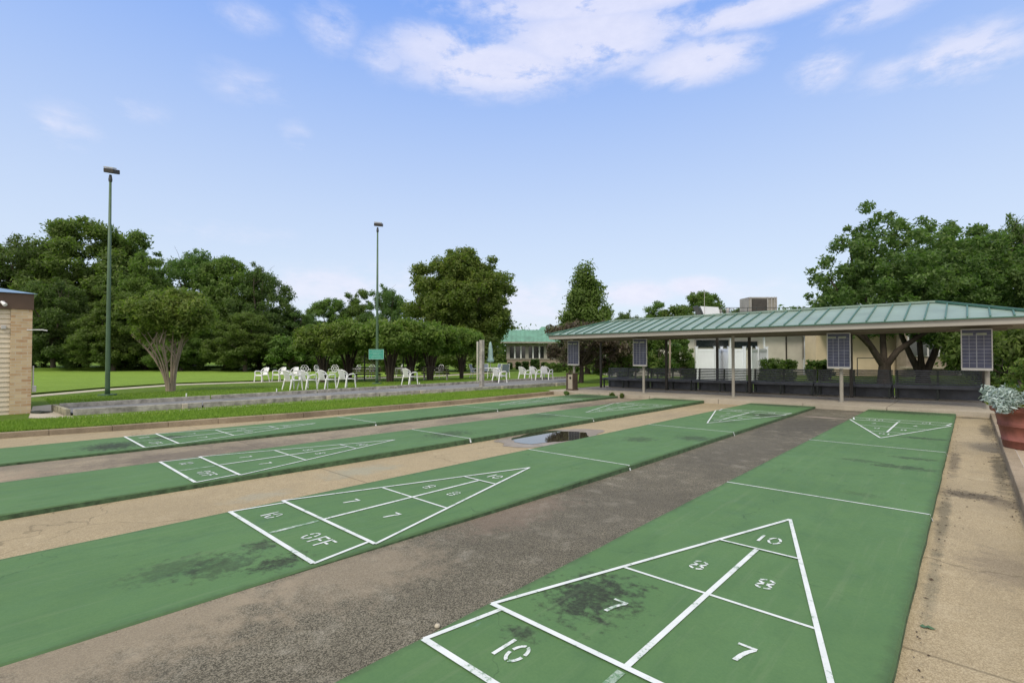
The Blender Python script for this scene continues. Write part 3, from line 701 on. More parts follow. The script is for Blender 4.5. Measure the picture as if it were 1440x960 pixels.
# ------------------------------------------------------------------ bocce box
root_p = at(101.6, 584.6, .05)
bo = thing('bocce_court', 'long low bocce court of grey weathered boards filled with gravel beside the grass strip', 'bocce court', (0, 0, 0))
a = Vector((*root_p, 0)); bR = Vector((*at(806, 541, .05), 0)); bl = Vector((*at(81, 565, .27), 0)); brr = Vector((*at(806, 527.5, .27), 0))
def wall(name, p, q, th, hh, mat, inset=0.0, seg=7):
    mm = MB(); d = (q - p); n = Vector((-d.y, d.x, 0)).normalized() * th
    for i in range(seg):
        s0, s1 = p + d * (i / seg + .001), p + d * ((i + 1) / seg - .001); qq = []
        for dz in (.0, hh):
            for v in (s0, s1, s1 + n, s0 + n): qq.append((v.x, v.y, gz(v.x, v.y) + .03 + dz))
        mm.hexa(qq)
    return mm
wall('x', a, bR, .09, .17, None).build('side_board', M['timber'], bo, bevel=.008)
wall('x', bl, brr, -.09, .20, None).build('side_board', M['timber'], bo, bevel=.008)
e0 = a + (bR - a).normalized() * .0; wall('x', bl + (bR - a).normalized() * -.03, a + (bR - a).normalized() * -.03, -.09, .185, None, seg=2).build('end_board', M['mossy'], bo, bevel=.008)
m = MB(); K = 14
for i in range(K + 1):
    for p, q in ((a, bR), (bl, brr)):
        v = p + (q - p) * (i / K); v = v + (a - bl).normalized() * (-.02 if p is a else .02); m.v.append((v.x, v.y, gz(v.x, v.y) + .11))
for i in range(K): m.face((2 * i + 1, 2 * i, 2 * i + 2, 2 * i + 3))
m.build('gravel_bed', M['gravel'], bo)
for f in (.12, .33, .52, .74, .93):
    for p, q, dz in ((a, bR, .20), ):
        v = p + (q - p) * f; v = v + Vector((.05, 0, 0)); mm = MB(); mm.box(v.x, v.y, gz(v.x, v.y) + .10, .07, .12, .18); mm.build('stake', M['walk'], bo, bevel=.005)
for px, py in ((262, 559.6), (590, 542.5), (389, 552)):
    x, y = at(px, py, .11); t = tag(MB().lathe([(.001, .16), (.02, .16), (.022, .0), (.001, 0)], 10, 0, 0, 0).build('marker_peg', M['white'], None), {262: 'small white peg at the left part of the bocce box', 590: 'small white peg in the bocce gravel below the lone white chair', 389: 'small white peg in the bocce gravel left of the chair row'}[px], 'peg', 'white pegs in the bocce court')
    t.location = (x, y, gz(x, y) + .11)

# ------------------------------------------------------------------ shed at the left edge
cx_, cy_ = at(43.5, 581, .05); Zg = gz(cx_, cy_) + .03
sh = thing('shed', 'small tan-sided shed with a brick corner pier and brown fascia at the left edge', 'shed', (cx_, cy_, Zg))
Dsh = (Vector((cx_, cy_, 0)) - Vector((CAM.x, CAM.y, 0))).dot(Vector((FW.x, FW.y, 0)))
zt = zat(435.5, Dsh) - Zg; zf = zat(413.5, Dsh) - Zg
pw = cy_ - at(13, 583, .05)[1]
MB().box(-.22, -pw / 2, zt / 2, .46, pw, zt).build('brick_pier', M['brick'], sh, bevel=.006)
m = MB(); nb = 22; bh = zt / nb
for i in range(nb):
    z0 = i * bh
    m.hexa([(-.30, -6, z0), (-.03, -6, z0), (-.03, -pw - .002, z0), (-.30, -pw - .002, z0), (-.30, -6, z0 + bh), (-.055, -6, z0 + bh), (-.055, -pw - .002, z0 + bh), (-.30, -pw - .002, z0 + bh)])
m.build('siding', M['siding'], sh)
MB().box(-2.3, -3.0, zt / 2 - .01, 3.6, 5.7, zt - .02).build('wall', M['siding'], sh)
MB().box(-2.18, -2.9, (zt + zf) / 2, 4.44, 5.84, zf - zt).build('fascia', M['brownf'], sh)
m = MB(); e = .05; x0, x1, y0, y1 = -4.45, .10, -5.9, .09; pk = (-2.2, -2.9, zf + .62)
P4 = [(x0, y0, zf + .002), (x1, y0, zf + .002), (x1, y1, zf + .002), (x0, y1, zf + .002)]
for i in range(4): m.poly([P4[i], P4[(i + 1) % 4], pk])
m.poly(P4[::-1]); m.build('roof', M['blueroof'], sh)
m = MB(); m.tube([(.02, -.1, zat(464, Dsh) - Zg), (.05, .18, zat(464, Dsh) - Zg + .01), (.05, .27, zat(464, Dsh) - Zg - .01)], .012, 6); m.build('hose_bracket', M['white'], sh)
m = MB(); m.box(-.06, .03, .95, .07, .03, .5); m.box(-.06, .05, .62, .10, .08, .16); m.build('hanging_hose', M['alu'], sh, bevel=.01)
m = MB(); m.tube([(0, -pw - .1, zt + .16), (.10, -pw - .16, zt + .15), (.18, -pw - .1, zt + .08)], [.02, .03, .045], 8); m.build('security_light', M['white'], sh)
m = MB(); m.box(.0, -pw - .12, zat(461, Dsh) - Zg, .06, .09, .09); m.build('outlet_box', M['alu'], sh, bevel=.01)
x, y = at(57, 580.5, .06); t = MB(); t.box(0, 0, .03, .35, .22, .05, .5); t.tube([(-.1, -.1, .05), (.15, .0, .06), (.3, .2, .04)], .02, 6)
t = tag(t.build('drain_spout', M['dkpole'], None, bevel=.01), 'flat black downspout end lying on the pad by the shed', 'drain spout'); t.location = (x, y, gz(x, y) + .058)

# ------------------------------------------------------------------ lamp poles
def lamp(px, py, ytop, label, head_w, flip):
    x, y = at(px, py, .05); D = (Vector((x, y, 0)) - Vector((CAM.x, CAM.y, 0))).dot(Vector((FW.x, FW.y, 0))); H = zat(ytop, D) - gz(x, y) - .05
    r = thing('lamp_pole', label, 'lamp pole', (x, y, gz(x, y) + .05), YAW, 'tall green lamp poles')
    m = MB(); m.tube([(0, 0, .05), (0, 0, .3), (0, 0, H * .5), (0, 0, H - .22)], [.085, .078, .062, .040], 12); m.build('pole', M['polegreen'], r, smooth=True)
    m = MB(); m.box(0, 0, .035, .42, .42, .07); m.build('base_plate', M['polegreen'], r, bevel=.01)
    m = MB(); m.tube([(0, 0, H - .30), (0, 0, H - .22), (0, 0, H - .04)], [.055, .065, .04], 10); m.build('collar', M['dkpole'], r)
    m = MB(); m.box(head_w * .12, 0, H + .10, head_w, .32, .16, 0, .2, .14 * flip); m.build('lamp_head', M['dkmetal'], r, bevel=.02)
    m = MB(); m.box(head_w * .12, -.08, H + .20, head_w * .92, .18, .04, 0, .2, .14 * flip); m.build('lamp_glass', M['alu'], r)
    return r, D, H
lamp(151, 556.5, 243, 'left of the two tall green lamp poles, standing behind the end of the bocce box', 0.38, 1)
r2, D2, H2 = lamp(530, 540, 318, 'right of the two tall green lamp poles, carrying a teal sign', .42, .6)
x, y, _ = r2.location
sg = thing('notice_sign', 'small teal notice board with faint lettering fixed to a green lamp pole', 'sign', (x + .10 * FW.x * -1.2, y - .10 * FW.y * 1.2, zat(505, D2)), YAW)
sw, shh = 21.0 * D2 / FPX, 14.0 * D2 / FPX
MB().box(0, -.02, shh / 2, sw, .02, shh).build('board', M['teal'], sg)
m = MB()
for s_ in (-1, 1): m.box(s_ * (sw / 2 - .012), -.034, shh / 2, .024, .008, shh); m.box(0, -.036, shh / 2 + s_ * (shh / 2 - .012), sw, .008, .024)
m.build('border', M['signline'], sg)
rr = random.Random(2)
for i, (z_, ws) in enumerate(((.80, .6), (.64, .75), (.50, .4), (.36, .55), (.2, .7))):
    m = MB(); u = -ws / 2 * sw; m.box(0, -.0315, z_ * shh, ws * sw, .003, .006)
    while u < ws / 2 * sw:
        q = rr.uniform(.02, .05); m.box(u + q / 2, -.0335, z_ * shh, q, .005, .022); u += q + .014
    m.build('lettering', M['signline'], sg)

def post(px, py, ytop, rad, mat, name, label, cat, sq=False, dz=.05, group=None):
    x, y = at(px, py, dz); D = (Vector((x, y, 0)) - Vector((CAM.x, CAM.y, 0))).dot(Vector((FW.x, FW.y, 0))); H = zat(ytop, D) - gz(x, y) - dz
    m = MB()
    if sq: m.box(0, 0, H / 2, rad * 2, rad * 2, H, .1)
    else: m.tube([(0, 0, 0), (0, 0, H)], rad, 8)
    o = m.build(name, mat, None, bevel=.008 if sq else 0); o.location = (x, y, gz(x, y) + dz); return tag(o, label, cat, group)
post(677.5, 545, 478, .085, M['timber'], 'wooden_post', 'thick grey wooden post standing at the near edge of the bocce box', 'post', True)
post(671.5, 535, 480, .045, M['beige'], 'wooden_post', 'thin pale post just left of and behind the thick grey wooden post', 'post', True)
post(600.5, 534.5, 487, .04, M['postgrey'], 'metal_post', 'slim grey metal post in front of the slatted bench under the row trees', 'post')
for px, py, yt, lb in ((458, 533, 490, 'thin dark pole left of the row trees behind the white chairs'), (512.5, 535, 488, 'thin dark pole beside the left slatted bench'), (567, 534, 488, 'thin dark pole left of the lone white chair')):
    post(px, py, yt, .045, M['dkpole'], 'metal_pole', lb, 'pole', False, .05, 'thin dark poles under the row trees')

# ------------------------------------------------------------------ pavilion
EY, RY, BY = 16.1, 18.0, 19.95; XL, XR = -11.28, 2.32; RXL, RXR = -9.66, .44
SH = .0115
def pz(x, z): return z + SH * x
pv = thing('pavilion', 'long open shelter with a pale green metal hip roof behind the courts', 'pavilion', (0, 0, 0))
ZB, ZT, ZR = 1.868, 2.025, 2.560
def pp(x, y, z): return (x, y, pz(x, z))
m = MB()
m.poly([pp(XL, EY, ZB), pp(XR, EY, ZB), pp(XR, EY, ZT), pp(XL, EY, ZT)])
m.poly([pp(XR, EY, ZB), pp(XR, BY, ZB), pp(XR, BY, ZT), pp(XR, EY, ZT)])
m.poly([pp(XR, BY, ZB), pp(XL, BY, ZB), pp(XL, BY, ZT), pp(XR, BY, ZT)])
m.poly([pp(XL, BY, ZB), pp(XL, EY, ZB), pp(XL, EY, ZT), pp(XL, BY, ZT)])
t_ = .03
m.poly([pp(XL, EY, ZB), pp(XL + t_, EY + t_, ZB), pp(XR - t_, EY + t_, ZB), pp(XR, EY, ZB)])
m.build('fascia', M['ptrim'], pv)
m = MB(); q = []
for z_ in (ZB - .0, ZB + .05):
    for x_, y_ in ((XL + t_, EY + t_), (XR - t_, EY + t_), (XR - t_, BY - t_), (XL + t_, BY - t_)): q.append(pp(x_, y_, z_ + .012))
m.hexa(q)
for k in range(1): pass
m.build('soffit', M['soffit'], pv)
# beams under the soffit
m = MB()
for y_ in (17.12, 19.3):
    q = []
    for z_ in (ZB - .05, ZB + .01):
        for x_, yy_ in ((XL + .5, y_ - .06), (XR - .5, y_ - .06), (XR - .5, y_ + .06), (XL + .5, y_ + .06)): q.append(pp(x_, yy_, z_))
    m.hexa(q)
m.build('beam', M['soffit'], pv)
# roof panels and seams
OV = .06
def roofz(x, y):
    f = min((y - (EY - OV)) / (RY - EY + OV), (BY + OV - y) / (BY + OV - RY), (x - (XL - OV)) / (RXL - XL + OV), (XR + OV - x) / (XR + OV - RXR))
    return ZT + .012 + (ZR - ZT) * max(0, min(1, f))
m = MB(); c = [pp(XL - OV, EY - OV, ZT + .012), pp(XR + OV, EY - OV, ZT + .012), pp(XR + OV, BY + OV, ZT + .012), pp(XL - OV, BY + OV, ZT + .012)]
rl, rr_ = pp(RXL, RY, ZR + .012), pp(RXR, RY, ZR + .012)
m.poly([c[0], c[1], rr_, rl]); m.poly([c[1], c[2], rr_]); m.poly([c[2], c[3], rl, rr_]); m.poly([c[3], c[0], rl])
m.mat(1)
cb = [pp(XL - OV, EY - OV, ZT - .012), pp(XR + OV, EY - OV, ZT - .012), pp(XR + OV, BY + OV, ZT - .012), pp(XL - OV, BY + OV, ZT - .012)]
for i in range(4): j = (i + 1) % 4; m.poly([cb[i], cb[j], c[j], c[i]])
m.poly(cb[::-1])
def seam(p, q, w_=.022, h_=.035):
    p, q = Vector(p), Vector(q); d = (q - p).normalized(); s = d.cross(Vector((0, 0, 1))).normalized() * w_ / 2; u = Vector((0, 0, h_))
    o = Vector((0, 0, .001)); m.hexa([p - s + o, p + s + o, q + s + o, q - s + o, p - s + u, p + s + u, q + s + u, q - s + u])
x = -.847 - .379 * 40
while x < XR:
    if x > XL + .1 and x < XR - .05:
        f = 1.0
        if x < RXL: f = (x - (XL - OV)) / (RXL - XL + OV)
        if x > RXR: f = (XR + OV - x) / (XR + OV - RXR)
        for y0_, y1_ in ((EY - OV, RY), (BY + OV, RY)):
            ye = y0_ + (y1_ - y0_) * f; seam(pp(x, y0_, ZT + .012), pp(x, ye, ZT + .012 + (ZR - ZT) * f), .03, .04)
    x += .379
y = EY + .2
while y < BY:
    f = min((y - (EY - OV)) / (RY - EY + OV), (BY + OV - y) / (BY + OV - RY))
    seam(pp(XL - OV, y, ZT + .012), pp(XL - OV + (RXL - XL + OV) * f, y, ZT + .012 + (ZR - ZT) * f)); seam(pp(XR + OV, y, ZT + .012), pp(XR + OV - (XR + OV - RXR) * f, y, ZT + .012 + (ZR - ZT) * f)); y += .379
for p, q in ((c[0], rl), (c[1], rr_), (c[2], rr_), (c[3], rl), (rl, rr_)):
    m.mat(1 if p is not rl else 2); seam(Vector(p) + Vector((0, 0, .005)), Vector(q) + Vector((0, 0, .005)), .10, .055)
m.build('roof', [M['rfpanel'], M['rfseam'], M['rfpanel']], pv)
fposts = [-10.78, -7.66, -4.50, -1.57, 1.38]
for i, x in enumerate(fposts):
    zb = gz(x, 17.12) + PAT_DZ; zt_ = pz(x, ZB) - .05
    m = MB(); m.tube([(x, 17.12, zb), (x, 17.12, zt_)], .047, 12); m.lathe([(.085, 0), (.085, .012), (.05, .02)], 14, x, 17.12, zb + .001); m.build('front_post', M['postgrey'], pv)
for x, yq in ((-10.9, 19.3), (-7.82, 19.3), (-4.68, 19.3), (-1.66, 19.3), (1.36, 19.3), (-6.19, 20.32)):
    zb = gz(x, yq) + PAT_DZ; zt_ = pz(x, ZB) - (.05 if yq < 20 else -.1)
    m = MB(); m.box(x, yq, (zb + zt_) / 2, .085, .085, zt_ - zb); m.build('rear_post', M['dkmetal'], pv, bevel=.006)
# score boards hang on the front posts
SB = [(-10.70, 1.24, .98, 'dark blue score board with white grid, hanging above the box pillar, leftmost of the four', .56, .88),
      (-7.72, .0, 0, 'dark blue score board with white grid on the second shelter post from the left', .53, .90),
      (-1.60, 0, 0, 'dark blue score board on the post beside the dark lane, third of the four', .52, .94),
      (1.20, 0, 0, 'rightmost and largest-looking dark blue score board with white grid, beside the potted shrub', .52, .95)]
proto = None
for i, (x, _a, _b, lb, w_, h_) in enumerate(SB):
    zt_ = pz(x, ZB) - .075; zb = zt_ - .93
    if proto is None:
        proto = thing('score_board', lb, 'score board', (x, 16.97, zb), 0, 'score boards on the shelter posts')
        W_, H_ = .52, .93
        MB().box(0, 0, H_ / 2, W_, .03, H_).build('panel', M['board'], proto)
        m = MB()
        for s_ in (-1, 1): m.box(s_ * (W_ / 2 + .008), 0, H_ / 2, .022, .05, H_ + .04); m.box(0, 0, H_ / 2 + s_ * (H_ / 2 + .008), W_, .05, .024)
        m.box(0, .0, -.035, W_ + .03, .07, .035); m.build('frame', M['alu'], proto)
        m = MB(); m.box(0, -.0185, H_ / 2 - .035, .018, .006, H_ - .1); m.box(0, -.0190, H_ * .49, W_, .005, .013)
        for k in range(1, 10): m.box(0, -.0175, H_ * .94 - k * H_ * .09, W_, .004, .008)
        for s_ in (-1, 1): m.box(s_ * W_ * .25, -.017, H_ / 2 - .035, .009, .003, H_ - .1)
        m.build('grid_lines', M['boardline'], proto)
        m = MB(); m.box(-W_ * .25 - .03, -.0205, H_ * .885, .20, .006, .05); m.box(W_ * .18, -.0205, H_ * .885, .17, .006, .05); m.build('name_label', M['boardlabel'], proto)
        m = MB(); m.box(0, .045, H_ * .5, .10, .06, H_ * .9); m.build('bracket', M['postgrey'], proto)
    else: dup(proto, lb, (x, 16.97, zb))
# box pillar
x, y = -10.74, 16.93; zb = gz(x, y) + PAT_DZ
bp_ = thing('box_pillar', 'short wooden box pillar with a round black opening under the leftmost score board', 'box pillar', (x, y, zb))
MB().box(0, 0, .32, .26, .26, .62).build('box', M['boxgrey'], bp_, bevel=.008)
m = MB()
for sx in (-1, 1): m.box(sx * .155, -.02, .35, .04, .32, .70)
m.box(0, 0, .03, .36, .36, .06); m.build('side_board', M['woodbrown'], bp_, bevel=.005)
m = MB(); m.tube([(0, -.131, .50), (0, -.137, .50)], .05, 14); m.build('opening', M['black'], bp_)
m = MB(); m.box(-.09, -.1, .70, .03, .03, .22, 0, 0, .5); m.box(.09, -.1, .70, .03, .03, .22, 0, 0, -.5); m.build('brace', M['woodbrown'], bp_)

# long slatted benches
BYB = 20.05
def slat_bench(x0, x1):
    L = x1 - x0; r = thing('slatted_bench', '', 'bench', ((x0 + x1) / 2, BYB, gz((x0 + x1) / 2, BYB) + PAT_DZ), 0, 'dark slatted benches under the shelter')
    r.rotation_euler = (0, -math.atan(.0182), 0)
    m = MB()
    for k in range(7): z = .44 + k * .062; m.box(0, .02 + k * .012, z + .02, L - .03, .022, .043, 0, -.1)
    m.build('backrest', M['slat'], r, bevel=.004)
    m = MB()
    for k in range(5): m.box(0, -.50 + k * .105, .40 + .004 * k, L - .03, .09, .028)
    m.box(0, -.555, .375, L - .03, .025, .09); m.build('seat', M['slat'], r, bevel=.004)
    for s in (-.46, 0, .46):
        m = MB(); m.box(s * L, -.25, .355, .05, .58, .05); m.box(s * L, .05, .60, .045, .04, .52, 0, -.12); m.build('support', M['dkpole'], r)
        for yy_ in (-.42, .03): m = MB(); m.box(s * L, yy_, .17, .05, .05, .335); m.build('leg', M['dkpole'], r)
    m = MB(); m.box(0, .06, .20, L - .02, .02, .40); m.build('under_seat_shade', M['slat'], r)  # dark panel added to stand for the shade below the seat
    return r
bx = np.linspace(-11.02, 1.42, 7); labs = ['dark slatted bench at the left end of the shelter row', 'second dark slatted bench of the shelter row, behind the second score board', 'third dark slatted bench of the shelter row, in front of the white vinyl fence', 'fourth dark slatted bench of the shelter row, in front of the clipped hedges', 'fifth dark slatted bench of the shelter row, below the big tree trunks', 'dark slatted bench at the right end of the shelter row, behind the planter']
b0 = slat_bench(bx[0], bx[1]); b0['label'] = labs[0]
for i in range(1, 6):
    xm = (bx[i] + bx[i + 1]) / 2; o = dup(b0, labs[i], (xm, BYB, gz(xm, BYB) + PAT_DZ)); o.rotation_euler = (0, -math.atan(.0182), 0)

# ------------------------------------------------------------------ white garden chairs
def chair():
    r = thing('garden_chair', '', 'chair', (0, 0, 0), 0, 'white plastic armchairs on the lawn')
    m = MB(); s = .5
    n = 10; P = []
    for a_ in range(n + 1):
        t = math.pi * a_ / n; P.append((-.23 * math.cos(t), -.21 - .06 * math.sin(t)))
    q = []
    pts = [(-.21, .20), (-.25, -.16)] + [(-.22, -.22), (.22, -.22)] + [(.25, -.16), (.21, .20)]
    # front is +y, back is -y
    pts = [(-.20, -.20), (.20, -.20), (.245, .17), (.20, .235), (-.20, .235), (-.245, .17)]
    lo = [(x_, y_, .395) for x_, y_ in pts]; hi = [(x_, y_, .425) for x_, y_ in pts]; o = len(m.v); m.v += lo + hi
    m.face(range(5, -1, -1)); m.face(range(6, 12))
    for i in range(6): j = (i + 1) % 6; m.face((i, j, j + 6, i + 6))
    m.box(0, .225, .385, .44, .03, .06); m.build('seat', M['white'], r, bevel=.01)
    m = MB()
    arcp = []
    for a_ in range(13):
        t = math.pi * a_ / 12; c_ = math.cos(t); s_ = math.sin(t)
        arcp.append((-.27 * c_, -.22 - .10 * s_ ** .8 - .02 + .10 * abs(c_) ** 3, .58 + .25 * s_ ** .75))
    m.tube(arcp, .022, 6)
    for k in range(7):
        u = -.165 + k * .055; tt = math.acos(-u / .27); zt_ = .58 + .25 * math.sin(tt) ** .75 - .01; yt = -.22 - .10 * math.sin(tt) ** .8 - .02 + .10 * abs(math.cos(tt)) ** 3
        m.hexa([(u * .9 - .022, -.20, .41), (u * .9 + .022, -.20, .41), (u * .9 + .022, -.185, .41), (u * .9 - .022, -.185, .41), (u - .025, yt - .006, zt_), (u + .025, yt - .006, zt_), (u + .025, yt + .008, zt_), (u - .025, yt + .008, zt_)])
    m.build('backrest', M['white'], r)
    for sx in (-1, 1):
        m = MB(); m.tube([(sx * .27, -.10, .60), (sx * .285, .0, .625), (sx * .285, .15, .63), (sx * .28, .22, .60), (sx * .27, .24, .54)], [.022, .028, .028, .024, .02], 6); m.build('armrest', M['white'], r)
        m = MB(); m.tube([(sx * .27, .235, .55), (sx * .255, .235, .40), (sx * .285, .27, .0)], [.030, .033, .024], 6); m.build('leg', M['white'], r)
        m = MB(); m.tube([(sx * .27, -.13, .60), (sx * .235, -.19, .40), (sx * .26, -.28, 0)], [.028, .033, .024], 6); m.build('leg', M['white'], r)
    return r
chairs = [  # px, py base, heading of the front (deg clockwise from +Y), label
    (411, 548.2, -11, 'white plastic armchair, leftmost of the four in the row by the bocce box'),
    (432, 547.6, -14, 'white plastic armchair, second from the left in the row by the bocce box'),
    (459, 546.7, -10, 'white plastic armchair, third from the left in the row by the bocce box'),
    (487, 545.2, -12, 'white plastic armchair, rightmost of the row of four, left of the teal sign'),
    (576, 541.0, -5, 'lone white plastic armchair right of the teal sign, in front of the dark pole'),
    (368.5, 537.0, 160, 'white armchair standing alone on the path, leftmost of all the chairs'),
    (393, 536.0, 163, 'white armchair on the path behind the left end of the chair row'),
    (411, 535.6, 158, 'white armchair on the path half hidden by the leftmost armchair of the front row'),
    (702, 539.3, 5, 'white plastic armchair just right of the thick wooden post'),
    (738, 535.9, 8, 'white plastic armchair, left one of the three in front of the green-roofed building'),
    (753, 535.3, 4, 'white plastic armchair, middle one of the three in front of the green-roofed building'),
    (768.5, 534.8, -12, 'white plastic armchair turned sideways, right one of the three before the green-roofed building')]
c0 = None
for px, py, hd, lb in chairs:
    x, y = at(px, py, .05); z = gz(x, y) + .05
    if c0 is None: c0 = chair(); c0['label'] = lb; c0.location = (x, y, z); c0.rotation_euler = (0, 0, -R(hd)); c0.scale = (1.08, 1.08, 1.04)
    else: dup(c0, lb, (x, y, z), -R(hd))
# round-backed metal chairs farther off
def hoop_chair():
    r = thing('hoop_back_chair', '', 'chair', (0, 0, 0), 0, 'white round-backed metal chairs behind the row')
    def circ(cx, cy, cz, rad, n=16, tilt=.15): return [(cx + rad * math.cos(2 * math.pi * k / n), cy - tilt * rad * math.sin(2 * math.pi * k / n), cz + rad * math.sin(2 * math.pi * k / n)) for k in range(n + 1)]
    m = MB(); m.tube(circ(0, -.22, .70, .25), .018, 6, False); m.tube(circ(0, -.22, .70, .10), .016, 6, False)
    for k in range(6): a_ = 2 * math.pi * k / 6 + .5; m.tube([(.10 * math.cos(a_), -.22 - .015 * math.sin(a_), .70 + .10 * math.sin(a_)), (.25 * math.cos(a_), -.22 - .037 * math.sin(a_), .70 + .25 * math.sin(a_))], .012, 5)
    m.build('backrest', M['white'], r)
    m = MB(); m.lathe([(.001, .42), (.24, .42), (.25, .435), (.24, .45), (.001, .45)], 18); m.build('seat', M['white'], r)
    for sx in (-1, 1):
        m = MB(); m.tube([(sx * .24, -.2, .64), (sx * .30, 0, .66), (sx * .28, .2, .63), (sx * .24, .2, .44)], .016, 6); m.build('armrest', M['white'], r)
        for sy in (-1, 1): m = MB(); m.tube([(sx * .17, sy * .17, .43), (sx * .24, sy * .26, 0)], .015, 6); m.build('leg', M['white'], r)
    return r
hs = [(429.5, 533, 100, 'white round-backed metal chair farthest left, behind the front row of armchairs'), (449, 532.5, 60, 'white round-backed metal chair beside the thin dark pole, behind the front row'),
      (469, 532, 140, 'white round-backed metal chair with a wheel-like back, left of the first row tree'), (521, 531.5, 150, 'white round-backed metal chair seen just left of the teal sign pole'), (501, 531, 250, 'white round-backed metal chair turned away, just behind the left slatted bench'),
      (561, 530, 200, 'white round-backed metal chair hidden behind the middle slatted bench'), (617.5, 531, 170, 'white round-backed metal chair behind the right slatted bench')]
h0 = None
for px, py, hd, lb in hs:
    x, y = at(px, py, .05); z = gz(x, y) + .05
    if h0 is None: h0 = hoop_chair(); h0['label'] = lb; h0.location = (x, y, z); h0.rotation_euler = (0, 0, -R(hd))
    else: dup(h0, lb, (x, y, z), -R(hd))

# park benches with dark slats seen from behind
def park_bench():
    r = thing('park_bench', '', 'bench', (0, 0, 0), 0, 'dark slatted park benches under the row trees')
    m = MB()
    for k in range(4): m.box(0, -.02 - k * .025, .46 + k * .125, 1.75, .035, .075, 0, .15)
    m.build('backrest', M['slatbrown'], r)
    m = MB()
    for k in range(4): m.box(0, .06 + k * .115, .42, 1.75, .09, .035)
    m.build('seat', M['slatbrown'], r)
    for s in (-.72, .72):
        m = MB(); m.box(s, .03, .21, .06, .06, .42); m.box(s, -.03, .62, .05, .05, .45, 0, .18); m.build('leg', M['postgrey'], r)
        m = MB(); m.box(s, .40, .21, .06, .06, .42); m.box(s, .2, .385, .05, .44, .05); m.build('leg', M['postgrey'], r)
    return r
p0 = None
for px, py, hd, lb in ((515, 536.2, -42, 'dark slatted park bench left of and behind the teal sign pole'), (561, 535.5, -42, 'dark slatted park bench between two row trees, left of the lone chair'), (612, 534.6, -44, 'dark slatted park bench behind the slim grey metal post')):
    x, y = at(px, py, .05); z = gz(x, y) + .05
    if p0 is None: p0 = park_bench(); p0['label'] = lb; p0.location = (x, y, z); p0.rotation_euler = (0, 0, -R(hd))
    else: dup(p0, lb, (x, y, z), -R(hd))
x, y = at(266, 517.5, .05)
fb = thing('plank_bench', 'grey plank bench standing far off at the edge of the woods', 'bench', (x, y, gz(x, y) + .05), YAW)
m = MB()
for k in range(3): m.box(0, .1 + .02 * k, .62 + k * .17, 1.7, .04, .15)
m.build('backrest', M['timber'], fb); MB().box(0, -.15, .48, 1.7, .45, .06).build('seat', M['timber'], fb)
for s in (-.7, .7): MB().box(s, -.1, .23, .08, .4, .46).build('leg', M['timber'], fb)

# patio set with a closed umbrella
x, y = at(689.5, 532, .05); z = gz(x, y) + .05
tb = thing('garden_table', 'round white garden table holding a closed umbrella behind the wooden post', 'table', (x, y, z))
m = MB(); m.lathe([(.001, .70), (.62, .70), (.64, .715), (.62, .73), (.001, .73)], 28); m.build('table_top', M['white'], tb)
for k in range(4): a_ = k * math.pi / 2 + .4; m = MB(); m.tube([(.45 * math.cos(a_), .45 * math.sin(a_), .70), (.50 * math.cos(a_), .50 * math.sin(a_), 0)], .022, 6); m.build('leg', M['white'], tb)
Dt = (Vector((x, y, 0)) - Vector((CAM.x, CAM.y, 0))).dot(Vector((FW.x, FW.y, 0)))
ub = thing('umbrella', 'closed pale teal umbrella standing up through the white garden table', 'umbrella', (x, y, z)); ht = zat(481, Dt) - z
MB().tube([(0, 0, 0.0), (0, 0, ht)], .02, 8).build('pole', M['alu'], ub)
m = MB(); n = 24; prof = [(.02, ht + .03), (.07, ht - .05), (.10, ht - .25), (.105, ht - .3), (.13, ht - .55), (.15, ht - .9), (.14, ht - 1.0), (.20, ht - 1.2), (.22, ht - 1.32), (.08, ht - 1.36)]
for i, (r_, z_) in enumerate(prof):
    for k in range(n): t = 2 * math.pi * k / n; q_ = r_ * (1 + .22 * math.cos(8 * t) * min(1, i / 4)); m.v.append((q_ * math.cos(t), q_ * math.sin(t), z_))
for i in range(len(prof) - 1):
    for k in range(n): k2 = (k + 1) % n; m.face((i * n + k, i * n + k2, (i + 1) * n + k2, (i + 1) * n + k))
m.build('canopy', M['umb'], ub, smooth=True)
def sling_chair():
    r = thing('sling_chair', '', 'chair', (0, 0, 0), 0, 'white-framed sling chairs round the garden table')
    m = MB(); m.hexa([(-.25, -.20, .40), (.25, -.20, .40), (.25, .25, .44), (-.25, .25, .44), (-.25, -.20, .42), (.25, -.20, .42), (.25, .25, .46), (-.25, .25, .46)])
    m.hexa([(-.25, -.22, .42), (.25, -.22, .42), (.25, -.20, .42), (-.25, -.20, .42), (-.25, -.36, .96), (.25, -.36, .96), (.25, -.34, .96), (-.25, -.34, .96)]); m.build('sling', M['sling'], r)
    m = MB(); m.tube([(-.27, .26, .45), (-.27, -.21, .41), (-.27, -.36, .98), (.27, -.36, .98), (.27, -.21, .41), (.27, .26, .45)], .02, 6); m.build('frame', M['white'], r)
    for sx in (-1, 1):
        m = MB(); m.tube([(sx * .29, -.28, .66), (sx * .30, .2, .66), (sx * .29, .26, .0)], .02, 6); m.build('leg', M['white'], r)
        m = MB(); m.tube([(sx * .29, -.12, .66), (sx * .29, -.32, .0)], .02, 6); m.build('leg', M['white'], r)
    return r
s0 = None
